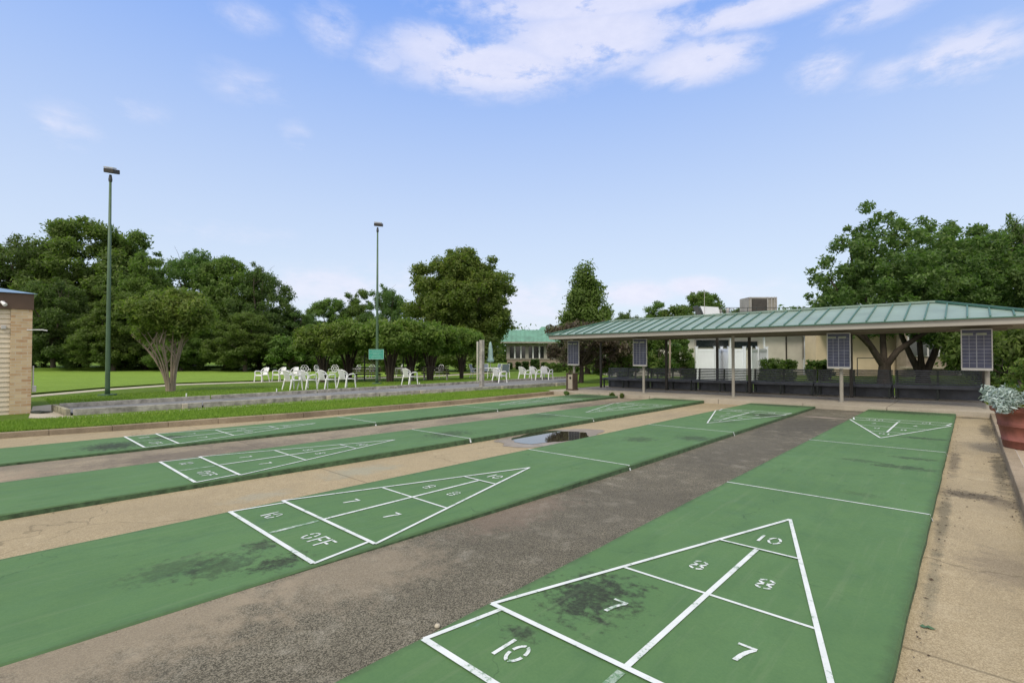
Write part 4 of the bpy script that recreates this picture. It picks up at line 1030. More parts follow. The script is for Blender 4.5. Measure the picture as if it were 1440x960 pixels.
for px, py, hd, lb in ((668, 531.5, 60, 'white-framed sling chair left of the wooden posts by the garden table'), (683, 530, 120, 'white-framed sling chair hidden between the thick wooden post and the garden table'), (697, 530, 200, 'white-framed sling chair behind the garden table under the umbrella'), (709.5, 531, -60, 'white-framed sling chair right of the garden table, back turned to the building')):
    x, y = at(px, py, .05); z = gz(x, y) + .05
    if s0 is None: s0 = sling_chair(); s0['label'] = lb; s0.location = (x, y, z); s0.rotation_euler = (0, 0, -R(hd))
    else: dup(s0, lb, (x, y, z), -R(hd))

# ------------------------------------------------------------------ planter
px_, py_ = at(1416, 633, .055); off = Vector((RT.x, RT.y)) * .43 + Vector((FW.x, FW.y)).normalized() * .10
PX, PY = px_ + off.x, py_ + off.y; PZ = gz(PX, PY) + .056
pot = thing('planter_pot', 'large round terracotta pot with moulded bands at the right edge', 'flower pot', (PX, PY, PZ))
prof = [(.001, .0), (.265, .0), (.275, .02), (.285, .10), (.293, .105), (.293, .118), (.287, .122), (.318, .30), (.328, .305), (.330, .315), (.322, .322), (.333, .335), (.326, .345), (.352, .485), (.392, .500), (.402, .52), (.408, .60), (.402, .617), (.385, .62), (.372, .61), (.366, .56)]
MB().lathe(prof, 56).build('pot', M['terracotta'], pot, smooth=True)
MB().lathe([(.001, .565), (.37, .565)], 40).build('soil', M['soil'], pot)

# ------------------------------------------------------------------ foliage generator
def leaf_cloud(name, clumps, n, size, seed, mat, parent=None, flat=.35, jitter=.5, shape=1.6, droop=0.0, outward=.5):
    """n leaf-sized faces spread through a list of clumps (x,y,z,rx,ry,rz)"""
    rs = np.random.RandomState(seed); C = np.array(clumps, float)
    wgt = (C[:, 3] * C[:, 4] * C[:, 5]) ** (2 / 3); idx = rs.choice(len(C), n, p=wgt / wgt.sum()); c = C[idx]
    d = rs.normal(size=(n, 3)); d /= np.linalg.norm(d, axis=1)[:, None]
    rad = rs.rand(n) ** (1 / 2.6); rad = rad * (1 + .20 * rs.normal(size=n))
    P = c[:, :3] + d * rad[:, None] * c[:, 3:6]
    nrm = d * outward + rs.normal(size=(n, 3)) * jitter + np.array([0, 0, flat]); nrm /= np.linalg.norm(nrm, axis=1)[:, None]
    t = np.cross(nrm, rs.normal(size=(n, 3))); t /= np.linalg.norm(t, axis=1)[:, None] + 1e-9; b = np.cross(nrm, t)
    s = size * (.55 + .9 * rs.rand(n))[:, None]
    k = (.55 + .2 * rs.rand(n))[:, None]
    V = np.empty((n, 4, 3)); V[:, 0] = P - t * s * shape * .5; V[:, 1] = P + b * s * k * .5; V[:, 2] = P + t * s * shape * .5 - np.array([0, 0, 1]) * s * droop; V[:, 3] = P - b * s * k * .5
    me = bpy.data.meshes.new(name); me.vertices.add(n * 4); me.vertices.foreach_set('co', V.ravel()); me.loops.add(n * 4); me.polygons.add(n)
    me.loops.foreach_set('vertex_index', np.arange(n * 4)); me.polygons.foreach_set('loop_start', np.arange(0, n * 4, 4)); me.update(calc_edges=True)
    me.materials.append(mat); o = bpy.data.objects.new(name, me); scn.collection.objects.link(o)
    if parent: o.parent = parent
    return o
def make_clumps(env, n, r0, r1, seed, shell=.55, flatten=.75):
    """env: list of ellipsoids giving the crown envelope -> clumps scattered in their outer shell"""
    r = random.Random(seed); out = []
    vol = [e[3] * e[4] * e[5] for e in env]
    for _ in range(n):
        e = r.choices(env, vol)[0]; u = r.uniform(-1, 1); t = r.uniform(0, 6.283); q = math.sqrt(1 - u * u); rad = (shell + (1 - shell) * r.random() ** .6)
        s = r.uniform(r0, r1); out.append((e[0] + e[3] * rad * q * math.cos(t), e[1] + e[4] * rad * q * math.sin(t), e[2] + e[5] * rad * u, s, s, s * flatten))
    return out
def limbs(m, base, r0, tips, seed, n=7, split=.35, sag=0.0):
    r = random.Random(seed); base = Vector(base)
    for tp in tips:
        tp = Vector(tp); L = (tp - base).length; pts = []; rad = []
        mid = base + (tp - base) * .5 + Vector((r.uniform(-1, 1), r.uniform(-1, 1), r.uniform(0, .6))) * L * .10
        for i in range(n):
            t = i / (n - 1); p = base * (1 - t) ** 2 + mid * 2 * t * (1 - t) + tp * t * t
            pts.append(p + Vector((r.uniform(-1, 1), r.uniform(-1, 1), 0)) * L * .012 * (i > 0)); rad.append(r0 * (1 - t) ** .9 + .012)
        m.tube(pts, rad, 7, False)
        for _ in range(3):
            k = r.randint(n // 2 - 1, n - 2); s = pts[k]; e = s + Vector((r.uniform(-1, 1), r.uniform(-1, 1), r.uniform(.1, 1))) * L * .28
            m.tube([s, (s + e) / 2 + Vector((0, 0, .04 * L)), e], [rad[k] * .6, rad[k] * .4, .01], 5, False)

def tree(name, label, cat, loc, env, nclump, cr, nleaf, size, leafm, trunk_r, trunk_h, ntips, seed, barkm='bark', group=None, shell=.55, flatten=.75, trunks=None, **kw):
    t = thing(name, label, cat, loc, 0, group)
    r = random.Random(seed); m = MB()
    if trunks is None:
        m.tube([(0, 0, -.1), (0, 0, trunk_h * .12), (.02, .03, trunk_h * .5), (.05, -.02, trunk_h)], [trunk_r * 1.5, trunk_r * 1.08, trunk_r * .95, trunk_r * .85], 10)
        cl = make_clumps(env, ntips, .1, .2, seed + 9, .3)
        limbs(m, (.05, -.02, trunk_h * .96), trunk_r * .55, [c[:3] for c in cl], seed)
    else: trunks(m)
    m.build('trunk', M[barkm], t, smooth=True)
    cl = make_clumps(env, nclump, cr[0], cr[1], seed, shell, flatten)
    leaf_cloud('crown', cl, nleaf, size, seed, leafm, t, **kw)
    return t

# woodland trees: a few kinds, then copies
def place_tree(proto_t, px, D, label, ytop=None, H0=1.0, ws=1.0, rz=0, group=None, first=False, base_py=None):
    x, y = dep(px, D); z = gz(x, y)
    s = 1.0
    if ytop is not None: s = (zat(ytop, D) - z) / H0
    if first: proto_t.location = (x, y, z); proto_t.scale = (s * ws, s * ws, s); proto_t.rotation_euler = (0, 0, rz); proto_t['label'] = label; return proto_t
    return dup(proto_t, label, (x, y, z), rz, (s * ws, s * ws, s), group)
GW = 'tall trees at the edge of the woods'
oakA = tree('woodland_tree', '', 'tree', (0, 0, 0), [(0, 0, 9.6, 4.6, 4.6, 4.2), (1.5, 1, 6.2, 5.0, 4.8, 3.4), (-1.8, -1, 5.2, 4.6, 4.6, 3.6), (0, 0, 12.4, 2.7, 2.7, 2.2), (2.8, -1.5, 11, 1.9, 1.9, 1.9)], 300, (.4, 1.2), 72000, .21, M['leaf_wood'], .34, 5, 14, 11, group=GW, shell=.6)
oakB = tree('woodland_tree', '', 'tree', (0, 0, 0), [(0, 0, 8.6, 4.8, 4.8, 4.2), (2.2, -1, 5.0, 4.2, 4.6, 3.8), (-2.4, 1, 4.8, 4.4, 4.4, 3.8), (-1.4, .5, 12.0, 2.4, 2.2, 2.4), (2.0, 0, 11.4, 2.2, 2.2, 2.0)], 290, (.4, 1.15), 70000, .20, M['leaf_dark'], .32, 5, 14, 23, group=GW, shell=.55)
oakC = tree('woodland_tree', '', 'tree', (0, 0, 0), [(0, 0, 7.2, 4.2, 4.2, 4.4), (1.6, -.6, 4.2, 3.9, 3.9, 3.4), (-2.0, .6, 4.0, 3.8, 3.8, 3.2), (.6, .5, 11.6, 2.2, 2.2, 2.6), (-.6, -.4, 13.3, 1.3, 1.3, 1.3)], 260, (.35, 1.05), 64000, .19, M['leaf_wood'], .26, 4, 12, 37, group=GW, shell=.5)
woods = [  # proto, px, depth, ytop, width scale, rz, label
    ('A', -60, 50, 330, 1.15, 0.3, 'woodland tree cut by the left edge behind the shed'),
    ('B', 30, 52, 330, .85, 1.2, 'rounded woodland tree rising behind the shed roof'),
    ('A', 118, 55, 303, .95, 2.2, 'tallest woodland tree, with a broad top left of the left lamp pole'),
    ('C', 178, 56, 322, 1.0, .7, 'woodland tree whose thin top shows right of the left lamp pole'),
    ('C', 205, 50, 352, .9, 3.7, 'woodland tree with a loose top, above the crepe myrtle'),
    ('B', 75, 46, 392, 1.0, 4.1, 'lower woodland tree between shed and left lamp pole'),
    ('B', 268, 55, 349, .85, .2, 'dense woodland tree directly behind the crepe myrtle crown'),
    ('A', 318, 54, 360, .85, 4.4, 'dense woodland tree right of the crepe myrtle'),
    ('B', 365, 53, 372, .85, 2.8, 'last tall woodland tree before the gap of sky, dark and round'),
    ('C', 160, 46, 400, 1.1, 5.1, 'lower woodland tree right behind the left lamp pole'),
    ('A', 345, 47, 438, 1.3, 1.0, 'low spreading woodland tree behind the far white armchairs'),
    ('C', 255, 47, 418, 1.1, 1.9, 'low woodland tree behind the trunk of the crepe myrtle'),
    ('B', 418, 54, 434, 1.15, 3.0, 'smaller woodland tree below the gap of sky'),
    ('A', 462, 60, 418, .95, 5.5, 'woodland tree rising above the left end of the row trees'),
    ('C', 500, 62, 405, .95, .9, 'woodland tree just left of the sign lamp pole'),
    ('B', 545, 60, 401, .8, 2.0, 'woodland tree between the sign lamp pole and the big round maple'),
    ('A', 440, 50, 455, 1.2, 3.9, 'low dark woodland tree left of the row trees'),
]
first = dict(A=True, B=True, C=True); pr = dict(A=(oakA, 14.4), B=(oakB, 14.2), C=(oakC, 14.4))
for k, px, D, yt, ws, rz, lb in woods:
    o, H0 = pr[k]; place_tree(o, px, D, lb, yt, H0, ws, rz, GW, first[k]); first[k] = False
# understorey shrubs along the wood edge
GS = 'dark shrubs along the edge of the woods'
shb = tree('woodland_shrub', '', 'shrub', (0, 0, 0), [(0, 0, 1.7, 3.0, 2.4, 1.7), (1.6, .3, 2.6, 1.6, 1.6, 1.2), (-1.5, -.2, 2.3, 1.8, 1.7, 1.3)], 46, (.45, .9), 11000, .22, M['leaf_wood'], .10, .8, 8, 51, group=GS, shell=.5)
uid = ['behind the shed', 'left of the left lamp pole, first', 'just left of the left lamp pole', 'just right of the left lamp pole', 'left of the crepe myrtle', 'behind the crepe myrtle trunks', 'right of the grey plank bench', 'left of the leftmost white armchair', 'behind the leftmost white armchair', 'behind the chairs on the path', 'behind the left thin dark pole', 'behind the first row tree', 'behind the teal sign', 'behind the second row tree', 'behind the slim grey post', 'behind the last row tree']
for i, u in enumerate(uid):
    px = 20 + i * 43; o = place_tree(shb, px, 48.2 + (i % 3) * 1.5, 'dark green shrub at the foot of the woods, ' + u, 478 + (i * 7 % 3) * 5, 3.8, 1.15, i * 1.3, GS, i == 0)
    if u.endswith('first'): o['label'] = 'dark green shrub at the foot of the woods, between shed and left lamp pole'

# crepe myrtle
x, y = at(240, 550, .05); Dm = (Vector((x, y, 0)) - Vector((CAM.x, CAM.y, 0))).dot(Vector((FW.x, FW.y, 0)))
Hm = zat(408, Dm) - gz(x, y)
def myr(m):
    r = random.Random(4)
    ca, sa = math.cos(YAW), math.sin(YAW)
    for i in range(15):
        a_ = i / 15 * 6.283 + r.uniform(-.2, .2); spread = r.uniform(.55, 1.7); h_ = Hm * r.uniform(.55, .85)
        b = Vector((.13 * math.cos(a_), .13 * math.sin(a_), -.05)); e = Vector((spread * math.cos(a_), spread * math.sin(a_), h_)); md = Vector((.16 * spread * math.cos(a_) + .03, .16 * spread * math.sin(a_), h_ * .52))
        pts = [b * (1 - t) ** 2 + md * 2 * t * (1 - t) + e * t * t for t in [k / 7 for k in range(8)]]
        m.tube(pts, [.045 - .036 * k / 7 for k in range(8)], 6, False)
        for _ in range(3):
            k = r.randint(3, 6); s = pts[k]; m.tube([s, s + Vector((r.uniform(-.3, .3), r.uniform(-.3, .3), .4)), s + Vector((r.uniform(-.6, .6), r.uniform(-.6, .6), .9))], [.025, .016, .006], 5, False)
    m.tube([(0, 0, -.1), (0, 0, .6)], [.17, .11], 9)
cm = tree('crepe_myrtle', 'broad crepe myrtle with many pale fanning stems behind the bocce box', 'tree', (x, y, gz(x, y) + .03), [(0, 0, Hm * .76, 1.7, 1.7, Hm * .21), (.8, .6, Hm * .66, 1.0, 1.0, Hm * .13), (-.8, -.6, Hm * .66, 1.0, 1.0, Hm * .13), (0, 0, Hm * .88, 1.1, 1.1, Hm * .1)], 110, (.2, .42), 34000, .08, M['leaf_myrtle'], .1, 1, 0, 61, 'barkpale', trunks=myr, shell=.35, shape=2.0, flatten=.9)


# row of low flat-topped trees
GR = 'low flat-topped trees in a row on the lawn'
def rowtrunk(m):
    r = random.Random(8)
    for i in range(7):
        a_ = i * .9; b = Vector((.12 * math.cos(a_), .12 * math.sin(a_), -.05)); md = b * 1.0 + Vector((0, 0, 1.5)); e = Vector((1.1 * math.cos(a_), 1.1 * math.sin(a_), 2.6 + r.uniform(-.2, .3)))
        pts = [b * (1 - t) ** 2 + md * 2 * t * (1 - t) + e * t * t for t in [k / 6 for k in range(7)]]; m.tube(pts, [.075 - .055 * k / 6 for k in range(7)], 6, False)
    m.tube([(0, 0, -.1), (0, 0, .8), (0, 0, 1.5)], [.20, .14, .11], 9)
rowt = tree('row_tree', '', 'tree', (0, 0, 0), [(0, 0, 2.55, 1.95, 1.95, .85), (.5, .2, 3.05, 1.3, 1.3, .55), (-.9, .3, 2.35, 1.1, 1.1, .7), (.9, -.5, 2.3, 1.1, 1.1, .7)], 75, (.26, .5), 26000, .11, M['leaf_row'], .1, 1, 0, 71, 'barkdark', GR, trunks=rowtrunk, shell=.45, shape=1.9)
rt = [(490, 535, 446, 1.0, 'low flat-topped tree at the left end of the row, beyond the four white armchairs'), (548.5, 536.5, 444, 1.0, 'low flat-topped tree with a thick dark trunk just right of the teal sign'), (605, 534.5, 449, .95, 'low flat-topped tree over the right slatted bench'), (649, 532.5, 458, .72, 'smallest low tree at the right end of the row, left of the wooden posts')]
for i, (px, py, yt, ws, lb) in enumerate(rt):
    x, y = at(px, py, .05); D = (Vector((x, y, 0)) - Vector((CAM.x, CAM.y, 0))).dot(Vector((FW.x, FW.y, 0))); z = gz(x, y) + .03; s = (zat(yt, D) - z) / 3.62
    if i == 0: rowt.location = (x, y, z); rowt.scale = (s * ws, s * ws, s); rowt['label'] = lb
    else: dup(rowt, lb, (x, y, z), i * 1.7, (s * ws, s * ws, s))
# second rank of the row, behind
for i, (px, D, yt, lb) in enumerate(((455, 29, 452, 'low tree behind the left end of the row, above the round-backed chairs'), (578, 31, 452, 'low tree behind the dark pole of the row'))):
    x, y = dep(px, D); z = gz(x, y); s = (zat(yt, D) - z) / 3.62; dup(rowt, lb, (x, y, z), i * 2.1 + .5, (s * .85, s * .85, s))

# big round maple
x, y = dep(650, 50); z = gz(x, y); Hp = zat(349, 50) - z
mp = tree('maple_tree', 'big round-crowned maple behind the row trees, left of the green-roofed building', 'tree', (x, y, z),
     [(0, 0, Hp * .60, 4.4, 4.4, Hp * .30), (-2.0, -1.7, Hp * .42, 3.2, 3.4, Hp * .22), (1.4, 1.2, Hp * .42, 3.0, 3.2, Hp * .22), (1.7, 1.5, Hp * .74, 3.0, 3.0, Hp * .19), (-1.7, -1.5, Hp * .74, 3.0, 3.0, Hp * .19), (0, 0, Hp * .84, 2.4, 2.4, Hp * .15), (0, 0, Hp * .3, 4.0, 4.0, Hp * .14)], 430, (.4, 1.0), 110000, .19, M['leaf_maple'], .35, 3.0, 18, 81, shell=.5)
# conical tree and plum-coloured tree behind the shelter
x, y = dep(826, 42); z = gz(x, y); Hc = zat(369, 42) - z
env = [(0, 0, Hc * f, 2.3 * w_, 2.3 * w_, Hc * .12) for f, w_ in ((.22, 1), (.36, .98), (.50, .84), (.63, .66), (.76, .45), (.88, .24), (.95, .13))]
tree('conical_tree', 'tall pointed dark green tree rising behind the left end of the shelter roof', 'tree', (x, y, z), env, 230, (.45, .8), 60000, .16, M['leaf_wood'], .22, 3, 12, 91, shell=.3, shape=1.8, flatten=1.2)
x, y = dep(817, 26.5); z = gz(x, y); Hq = zat(440, 26.5) - z
tree('plum_tree', 'dark purple-leaved tree behind the leftmost score board', 'tree', (x, y, z), [(0, 0, Hq * .55, 1.9, 1.9, Hq * .32), (-.9, -.7, Hq * .72, .7, .7, Hq * .14), (1.2, 1.0, Hq * .5, 1.1, 1.1, Hq * .3), (.3, .2, Hq * .85, 1.0, 1.0, Hq * .13)], 80, (.22, .48), 18000, .10, M['leaf_red'], .13, 1.0, 12, 95, 'barkdark', shell=.35)
x, y = dep(752, 27); z = gz(x, y)
# young trees seen under the shelter roof
GY = 'leafy young trees behind the shelter'
yt_ = tree('young_tree', '', 'tree', (0, 0, 0), [(0, 0, 2.1, 1.35, 1.35, 1.5), (.5, .4, 3.1, .9, .9, .9), (-.5, 0, 1.2, 1.1, 1.1, .8)], 60, (.22, .5), 14000, .11, M['leaf_bright'], .06, 1.2, 9, 101, group=GY, shell=.3, barkm='barkpale')
for i, (px, D, yt, ws, lb) in enumerate(((868, 27, 462, 1.0, 'leafy young tree just left of the second score board'), (925, 26, 462, 1.1, 'leafy young tree just right of the second score board, with a pale trunk'), (957, 27, 468, .8, 'leafy young tree overhanging the left end of the white vinyl fence'), (893, 31, 470, 1.3, 'darker young tree behind the second score board'), (845, 30, 478, 1.0, 'young tree behind the dark purple tree, at the left of the benches'))):
    place_tree(yt_, px, D, lb, yt, 4.0, ws, i * 1.9, GY, i == 0)
tree('birch_tree', 'slender pale-trunked tree standing between the second score board and the vinyl fence', 'tree', (*dep(941, 24), gz(*dep(941, 24))), [(0, 0, 3.0, .8, .8, 1.0)], 14, (.2, .4), 3500, .10, M['leaf_bright'], .05, 2.4, 6, 104, 'barkpale')
# trees showing above the shelter roof
GB = 'trees far behind the shelter roof'
for i, (k, px, D, yt, ws, lb) in enumerate((('A', 985, 62, 408, 1.0, 'tree behind the rooftop equipment, highest of the far group over the shelter'), ('C', 925, 60, 421, 1.1, 'tree over the left middle of the shelter roof, in the far group'), ('B', 880, 66, 437, .8, 'small far tree just right of the conical tree'), ('C', 955, 50, 428, .9, 'bright green tree in front of the far group over the shelter roof'), ('A', 1045, 70, 432, .9, 'far tree low behind the big rooftop unit'))):
    o, H0 = pr[k]; t = place_tree(o, px, D, lb, yt, H0, ws, i * 2.2, GB)
    if k != 'B':
        for ch in t.children:
            if ch.name.startswith('crown'): ch.data = ch.data.copy(); ch.data.materials[0] = M['leaf_bright']

# big trees at right
def bigtrunk(x0, forks, seed):
    def f(m):
        r = random.Random(seed)
        for pts, rad in forks:
            P = [Vector(p) for p in pts]; n = len(P)
            m.tube(P, rad, 9, False)
        return m
    return f
rv, fv = Vector((RT.x, RT.y, 0)), Vector((FW.x, FW.y, 0)).normalized()
def L3(u, z, d=0.0): v = rv * u + fv * d; return (v.x, v.y, z)
D1 = 22; x, y = dep(1243, D1); z = gz(x, y); Hb = zat(262, D1) - z
forks = [([L3(0, -.1), L3(0, .6), L3(.02, 1.1)], [.32, .25, .22]),
         ([L3(0, .9), L3(-.45, 1.6), L3(-.9, 2.3), L3(-1.6, 3.6), L3(-2.2, 5.0, .4)], [.16, .14, .11, .08, .03]),
         ([L3(.05, .9), L3(.5, 1.6, -.1), L3(1.3, 2.2, -.2), L3(2.6, 3.0, -.2), L3(4.0, 4.2, 0)], [.15, .125, .105, .08, .03]),
         ([L3(0, 1.0), L3(.1, 2.2, .2), L3(.2, 3.8, .3), L3(.4, 6.0, .2)], [.14, .12, .09, .03]),
         ([L3(-.5, 1.7), L3(-1.4, 2.3, -.4), L3(-2.8, 2.9, -.8)], [.11, .08, .03]), ([L3(1.4, 2.3), L3(2.2, 3.4, .5), L3(2.7, 5.2, .9)], [.11, .09, .03]), ([L3(-.2, 3), L3(-.9, 4.8, .5), L3(-1.1, 6.6, .6)], [.1, .07, .03])]
env = [(*L3(-.3, 4.6), 3.3, 3.0, 2.4), (*L3(-3.1, 3.3), 1.6, 1.6, 1.1), (*L3(-1.6, 5.4), 1.7, 1.7, 1.3), (*L3(4.2, 6.3, 1), 1.8, 1.8, 1.6), (*L3(5.6, 5.6, 1), 1.8, 1.8, 1.8), (*L3(1.9, 4.7, .4), 3.2, 3.0, 2.4), (*L3(-2.0, 3.5), 2.0, 1.9, 1.4), (*L3(-.2, 6.3), 1.7, 1.7, 1.8), (*L3(-.1, Hb - 1.9, .1), 1.1, 1.1, 1.8), (*L3(2.4, 6.4, .5), 2.0, 2.0, 1.5), (*L3(0, 2.9), 3.4, 2.8, .7)]
tree('big_tree', 'big spreading tree with forked dark trunk behind the right half of the shelter', 'tree', (x, y, z), env, 560, (.16, .36), 46000, .110, M['leaf_big'], .3, 1, 0, 111, 'barkdark', trunks=bigtrunk(0, forks, 1), shell=.15, flatten=.85, flat=.6, jitter=.7, outward=.2, group='big trees behind the right half of the shelter')
D2_ = 24.5; x, y = dep(1297, D2_); z = gz(x, y)
forks = [([L3(0, -.1), L3(0, .5)], [.34, .26]), ([L3(-.1, .4), L3(-.6, 1.4), L3(-1.0, 2.3), L3(-1.5, 4)], [.17, .14, .11, .04]), ([L3(.1, .4), L3(.5, 1.3), L3(.9, 2.3), L3(1.6, 4)], [.18, .15, .12, .04]), ([L3(0, .4), L3(.05, 1.6, .2), L3(.1, 4, .5)], [.15, .12, .04]), ([L3(-.2, .4), L3(-.25, 1.6, -.2), L3(-.5, 4, -.4)], [.12, .1, .04])]
env = [(*L3(.2, 4.4), 3.4, 3.4, 2.4), (*L3(2.6, 5.0), 3.0, 3.0, 2.1), (*L3(1.4, 6.6), 2.3, 2.3, 1.5), (*L3(0, 2.8), 2.6, 2.6, .7)]
tree('big_tree', 'many-stemmed tree right of the forked trunk, behind the right part of the shelter', 'tree', (x, y, z), env, 360, (.18, .42), 38000, .12, M['leaf_big'], .3, 1, 0, 121, 'barkdark', trunks=bigtrunk(0, forks, 2), shell=.15, flatten=.85, flat=.6, jitter=.7, outward=.2, group='big trees behind the right half of the shelter')
for i, (k, px, D, yt, ws, lb) in enumerate((('B', 1440, 26, 300, .62, 'dark tree cut by the right edge above the end of the shelter roof'), ('B', 1500, 21, 285, .6, 'dark tree just beyond the right edge of the photo'), ('B', 1405, 31, 335, .62, 'dark tree filling the gap between the big trees and the right edge'), ('B', 1350, 36, 330, .6, 'tree deep behind the two big trees'), ('A', 1180, 48, 395, .6, 'far tree showing through the left part of the big tree'))):
    o, H0 = pr[k]; place_tree(o, px, D, lb, yt, H0, ws * 1.0, 1.1 * i + .4, 'dark trees at the right behind the shelter')
GD = 'dark shrubs behind the right end of the shelter'
for i, (px, D, yt, lb) in enumerate(((1412, 19.5, 448, 'tall dark shrub between the rightmost score board and the planter'), (1465, 17, 440, 'tall dark shrub at the right edge behind the planter'), (1440, 23, 440, 'tall dark shrub deep behind the planter'))):
    place_tree(shb, px, D, lb, yt, 3.8, .75, i * 1.4, GD)

# hedges
def hedge(px0, px1, D, ytop, label, depth=1.0, leafm='leaf_hedge', n=9000, size=.07, cat='hedge', name='clipped_hedge', group=None):
    x0, y0 = dep(px0, D); x1, y1 = dep(px1, D); xc, yc = (x0 + x1) / 2, (y0 + y1) / 2; z = gz(xc, yc); H = zat(ytop, D) - z; L = math.hypot(x1 - x0, y1 - y0)
    t = thing(name, label, cat, (xc, yc, z), YAW, group)
    r = random.Random(int(px0)); cl = []
    k = int(L * 60) + 20; q_ = .13
    for _ in range(k): cl.append((r.uniform(-L / 2 + q_, L / 2 - q_), r.uniform(-depth / 2 + q_, depth / 2 - q_), r.uniform(.15, H - q_), .15, .15, .13))
    leaf_cloud('foliage', cl, n, size, int(px0), M[leafm], t)
    m = MB()
    for i in range(4): m.tube([(-L / 2 + L * (i + .5) / 4, 0, -.1), (-L / 2 + L * (i + .5) / 4, 0, H * .7)], [.04, .02], 5)
    m.build('stem', M['barkdark'], t)
    return t
hedge(1068, 1119, 27, 503, 'clipped bright green hedge block left of the third score board, before the beige wall', group='clipped hedges before the beige wall')
hedge(1134, 1172, 27.5, 503.5, 'clipped bright green hedge block half behind the third score board', group='clipped hedges before the beige wall')
hedge(960, 1000, 29, 506, 'low hedge behind the left end of the vinyl fence', group='clipped hedges before the beige wall')
hedge(868, 890, 34, 506, 'low hedge behind the leftmost bench, left of the second score board', group='clipped hedges before the beige wall')
hedge(905, 960, 36, 507, 'low hedge between the second score board and the vinyl fence', group='clipped hedges before the beige wall')
for i, (px, rr0, lb) in enumerate(((717, 4, 'small round shrub below the left windows of the green-roofed building'), (729, 4.5, 'small round shrub, second from the left below the windows'), (739, 5, 'round shrub below the middle windows of the green-roofed building'), (752, 7, 'largest round shrub below the windows of the green-roofed building'), (765, 4.5, 'low shrub right of the largest round one under the windows'), (777, 4, 'low shrub below the right windows of the green-roofed building'))):
    hedge(px - rr0, px + rr0, 56, 516 - rr0 * 1.7, lb, .9, 'leaf_dark', 1800, .13, 'shrub', 'round_shrub', 'round shrubs below the windows')
hedge(765, 815, 47, 509.5, 'low bright hedge on the lawn left of the box pillar', 1.2, 'leaf_bright', 6000, .10, group='clipped hedges before the beige wall')
# planter plants, each rooted in the pot
pl = thing('silver_ragwort', 'silver-grey feathery foliage spilling over the rim of the terracotta pot', 'plant', (PX, PY, PZ + .55))
cl = []; r = random.Random(5)
for k in range(46):
    a_ = r.uniform(0, 6.283); q = r.uniform(.2, .42); cl.append((q * math.cos(a_), q * math.sin(a_), r.uniform(.09, .27) * (1.3 - q), .085, .085, .075))
vl = -rv * .42 
for k in range(16): cl.append((vl.x * r.uniform(.7, 1.08) + r.uniform(-.12, .12), vl.y * r.uniform(.7, 1.08) + r.uniform(-.12, .12), r.uniform(.0, .2), .09, .09, .075))
leaf_cloud('foliage', cl, 9000, .030, 3, M['leaf_silver'], pl, shape=2.6, jitter=.7)
m = MB()
for k in range(24): a_ = r.uniform(0, 6.28); q = r.uniform(.2, .42); m.tube([(q * .5 * math.cos(a_), q * .5 * math.sin(a_), .0), (q * math.cos(a_), q * math.sin(a_), .16)], [.006, .003], 4)
m.build('stem', M['leaf_silver'], pl)
pl = thing('lime_creeper', 'yellow-green creeper along the rim of the terracotta pot', 'plant', (PX, PY, PZ + .57))
cl = [(.395 * math.cos(t * .21), .395 * math.sin(t * .21), .035, .05, .05, .035) for t in range(30)]
leaf_cloud('foliage', cl, 2600, .024, 6, M['leaf_lime'], pl, shape=1.3)
pl = thing('potted_shrub', 'rounded bright green shrub growing in the middle of the terracotta pot', 'shrub', (PX, PY, PZ + .55))
cl = make_clumps([(.05, .0, .36, .30, .30, .30), (.0, .05, .14, .26, .26, .2)], 95, .05, .09, 9, .5)
leaf_cloud('foliage', cl, 14000, .024, 8, M['leaf_shrub'], pl, shape=1.6, jitter=.6)
m = MB(); m.tube([(0, 0, 0), (0, 0, .35)], [.02, .01], 6); limbs(m, (0, 0, .1), .012, [c[:3] for c in cl[:10]], 3); m.build('stem', M['bark'], pl)

# ------------------------------------------------------------------ far buildings
# left building with green mansard
bx0, by0 = dep(713, 62); zb = gz(bx0, by0)
gb = thing('green_roofed_building', 'low brick building with tall green metal roof and white-framed windows beyond the lawn', 'building', (bx0, by0, zb), YAW - .03)
k_ = 62 / FPX
def zz(py): return zat(py, 62) - zb
Wd = (905 - 713) * k_
MB().box(Wd / 2, 2.5, zz(505) / 2, Wd, 5, zz(505)).build('lower_wall', M['brickfar'], gb)
m = MB(); m.box(Wd / 2, 2.65, (zz(505) + zz(484.5)) / 2, Wd - .1, 4.7, zz(484.5) - zz(505) - .004); m.build('upper_wall', M['glass'], gb)
m = MB(); zc = (zz(505) + zz(486)) / 2; hh = zz(486) - zz(505)
m.box(Wd / 2, -.02, zz(505) + .07, Wd + .04, .12, .12); m.box(Wd / 2, .1, zz(485), Wd, .3, .35); m.build('sill_and_header', M['ptrim'], gb)
wx = 0; i = 0
for px in (714.5, 724, 732.5, 741, 749.5, 758.5, 767, 776.5, 786, 795, 804, 813, 822, 831, 840, 849, 858, 867):
    u = (px - 713) * k_; wdt = .42 if px in (714.5, 741, 767, 795) else .16
    m = MB(); m.box(u, .1, zc, wdt, .3, hh - .01); m.build('mullion', M['ptrim'] if wdt > .3 else M['white'], gb)
m = MB(); z0, z1 = zz(480.5), zz(463); ins = 12 * k_
u0, u1 = -9 * k_, Wd + .5
m.poly([(u0, -1.0, z0), (u1, -1.0, z0), (u1, 1.6, z1), (u0 + ins * .75, 1.6, z1)]); m.poly([(u0, 6, z0), (u0, -1, z0), (u0 + ins * .75, 1.6, z1), (u0 + ins * .75, 4, z1)]); m.poly([(u0 + ins * .75, 1.6, z1), (u1, 1.6, z1), (u1, 4, z1), (u0 + ins * .75, 4, z1)])
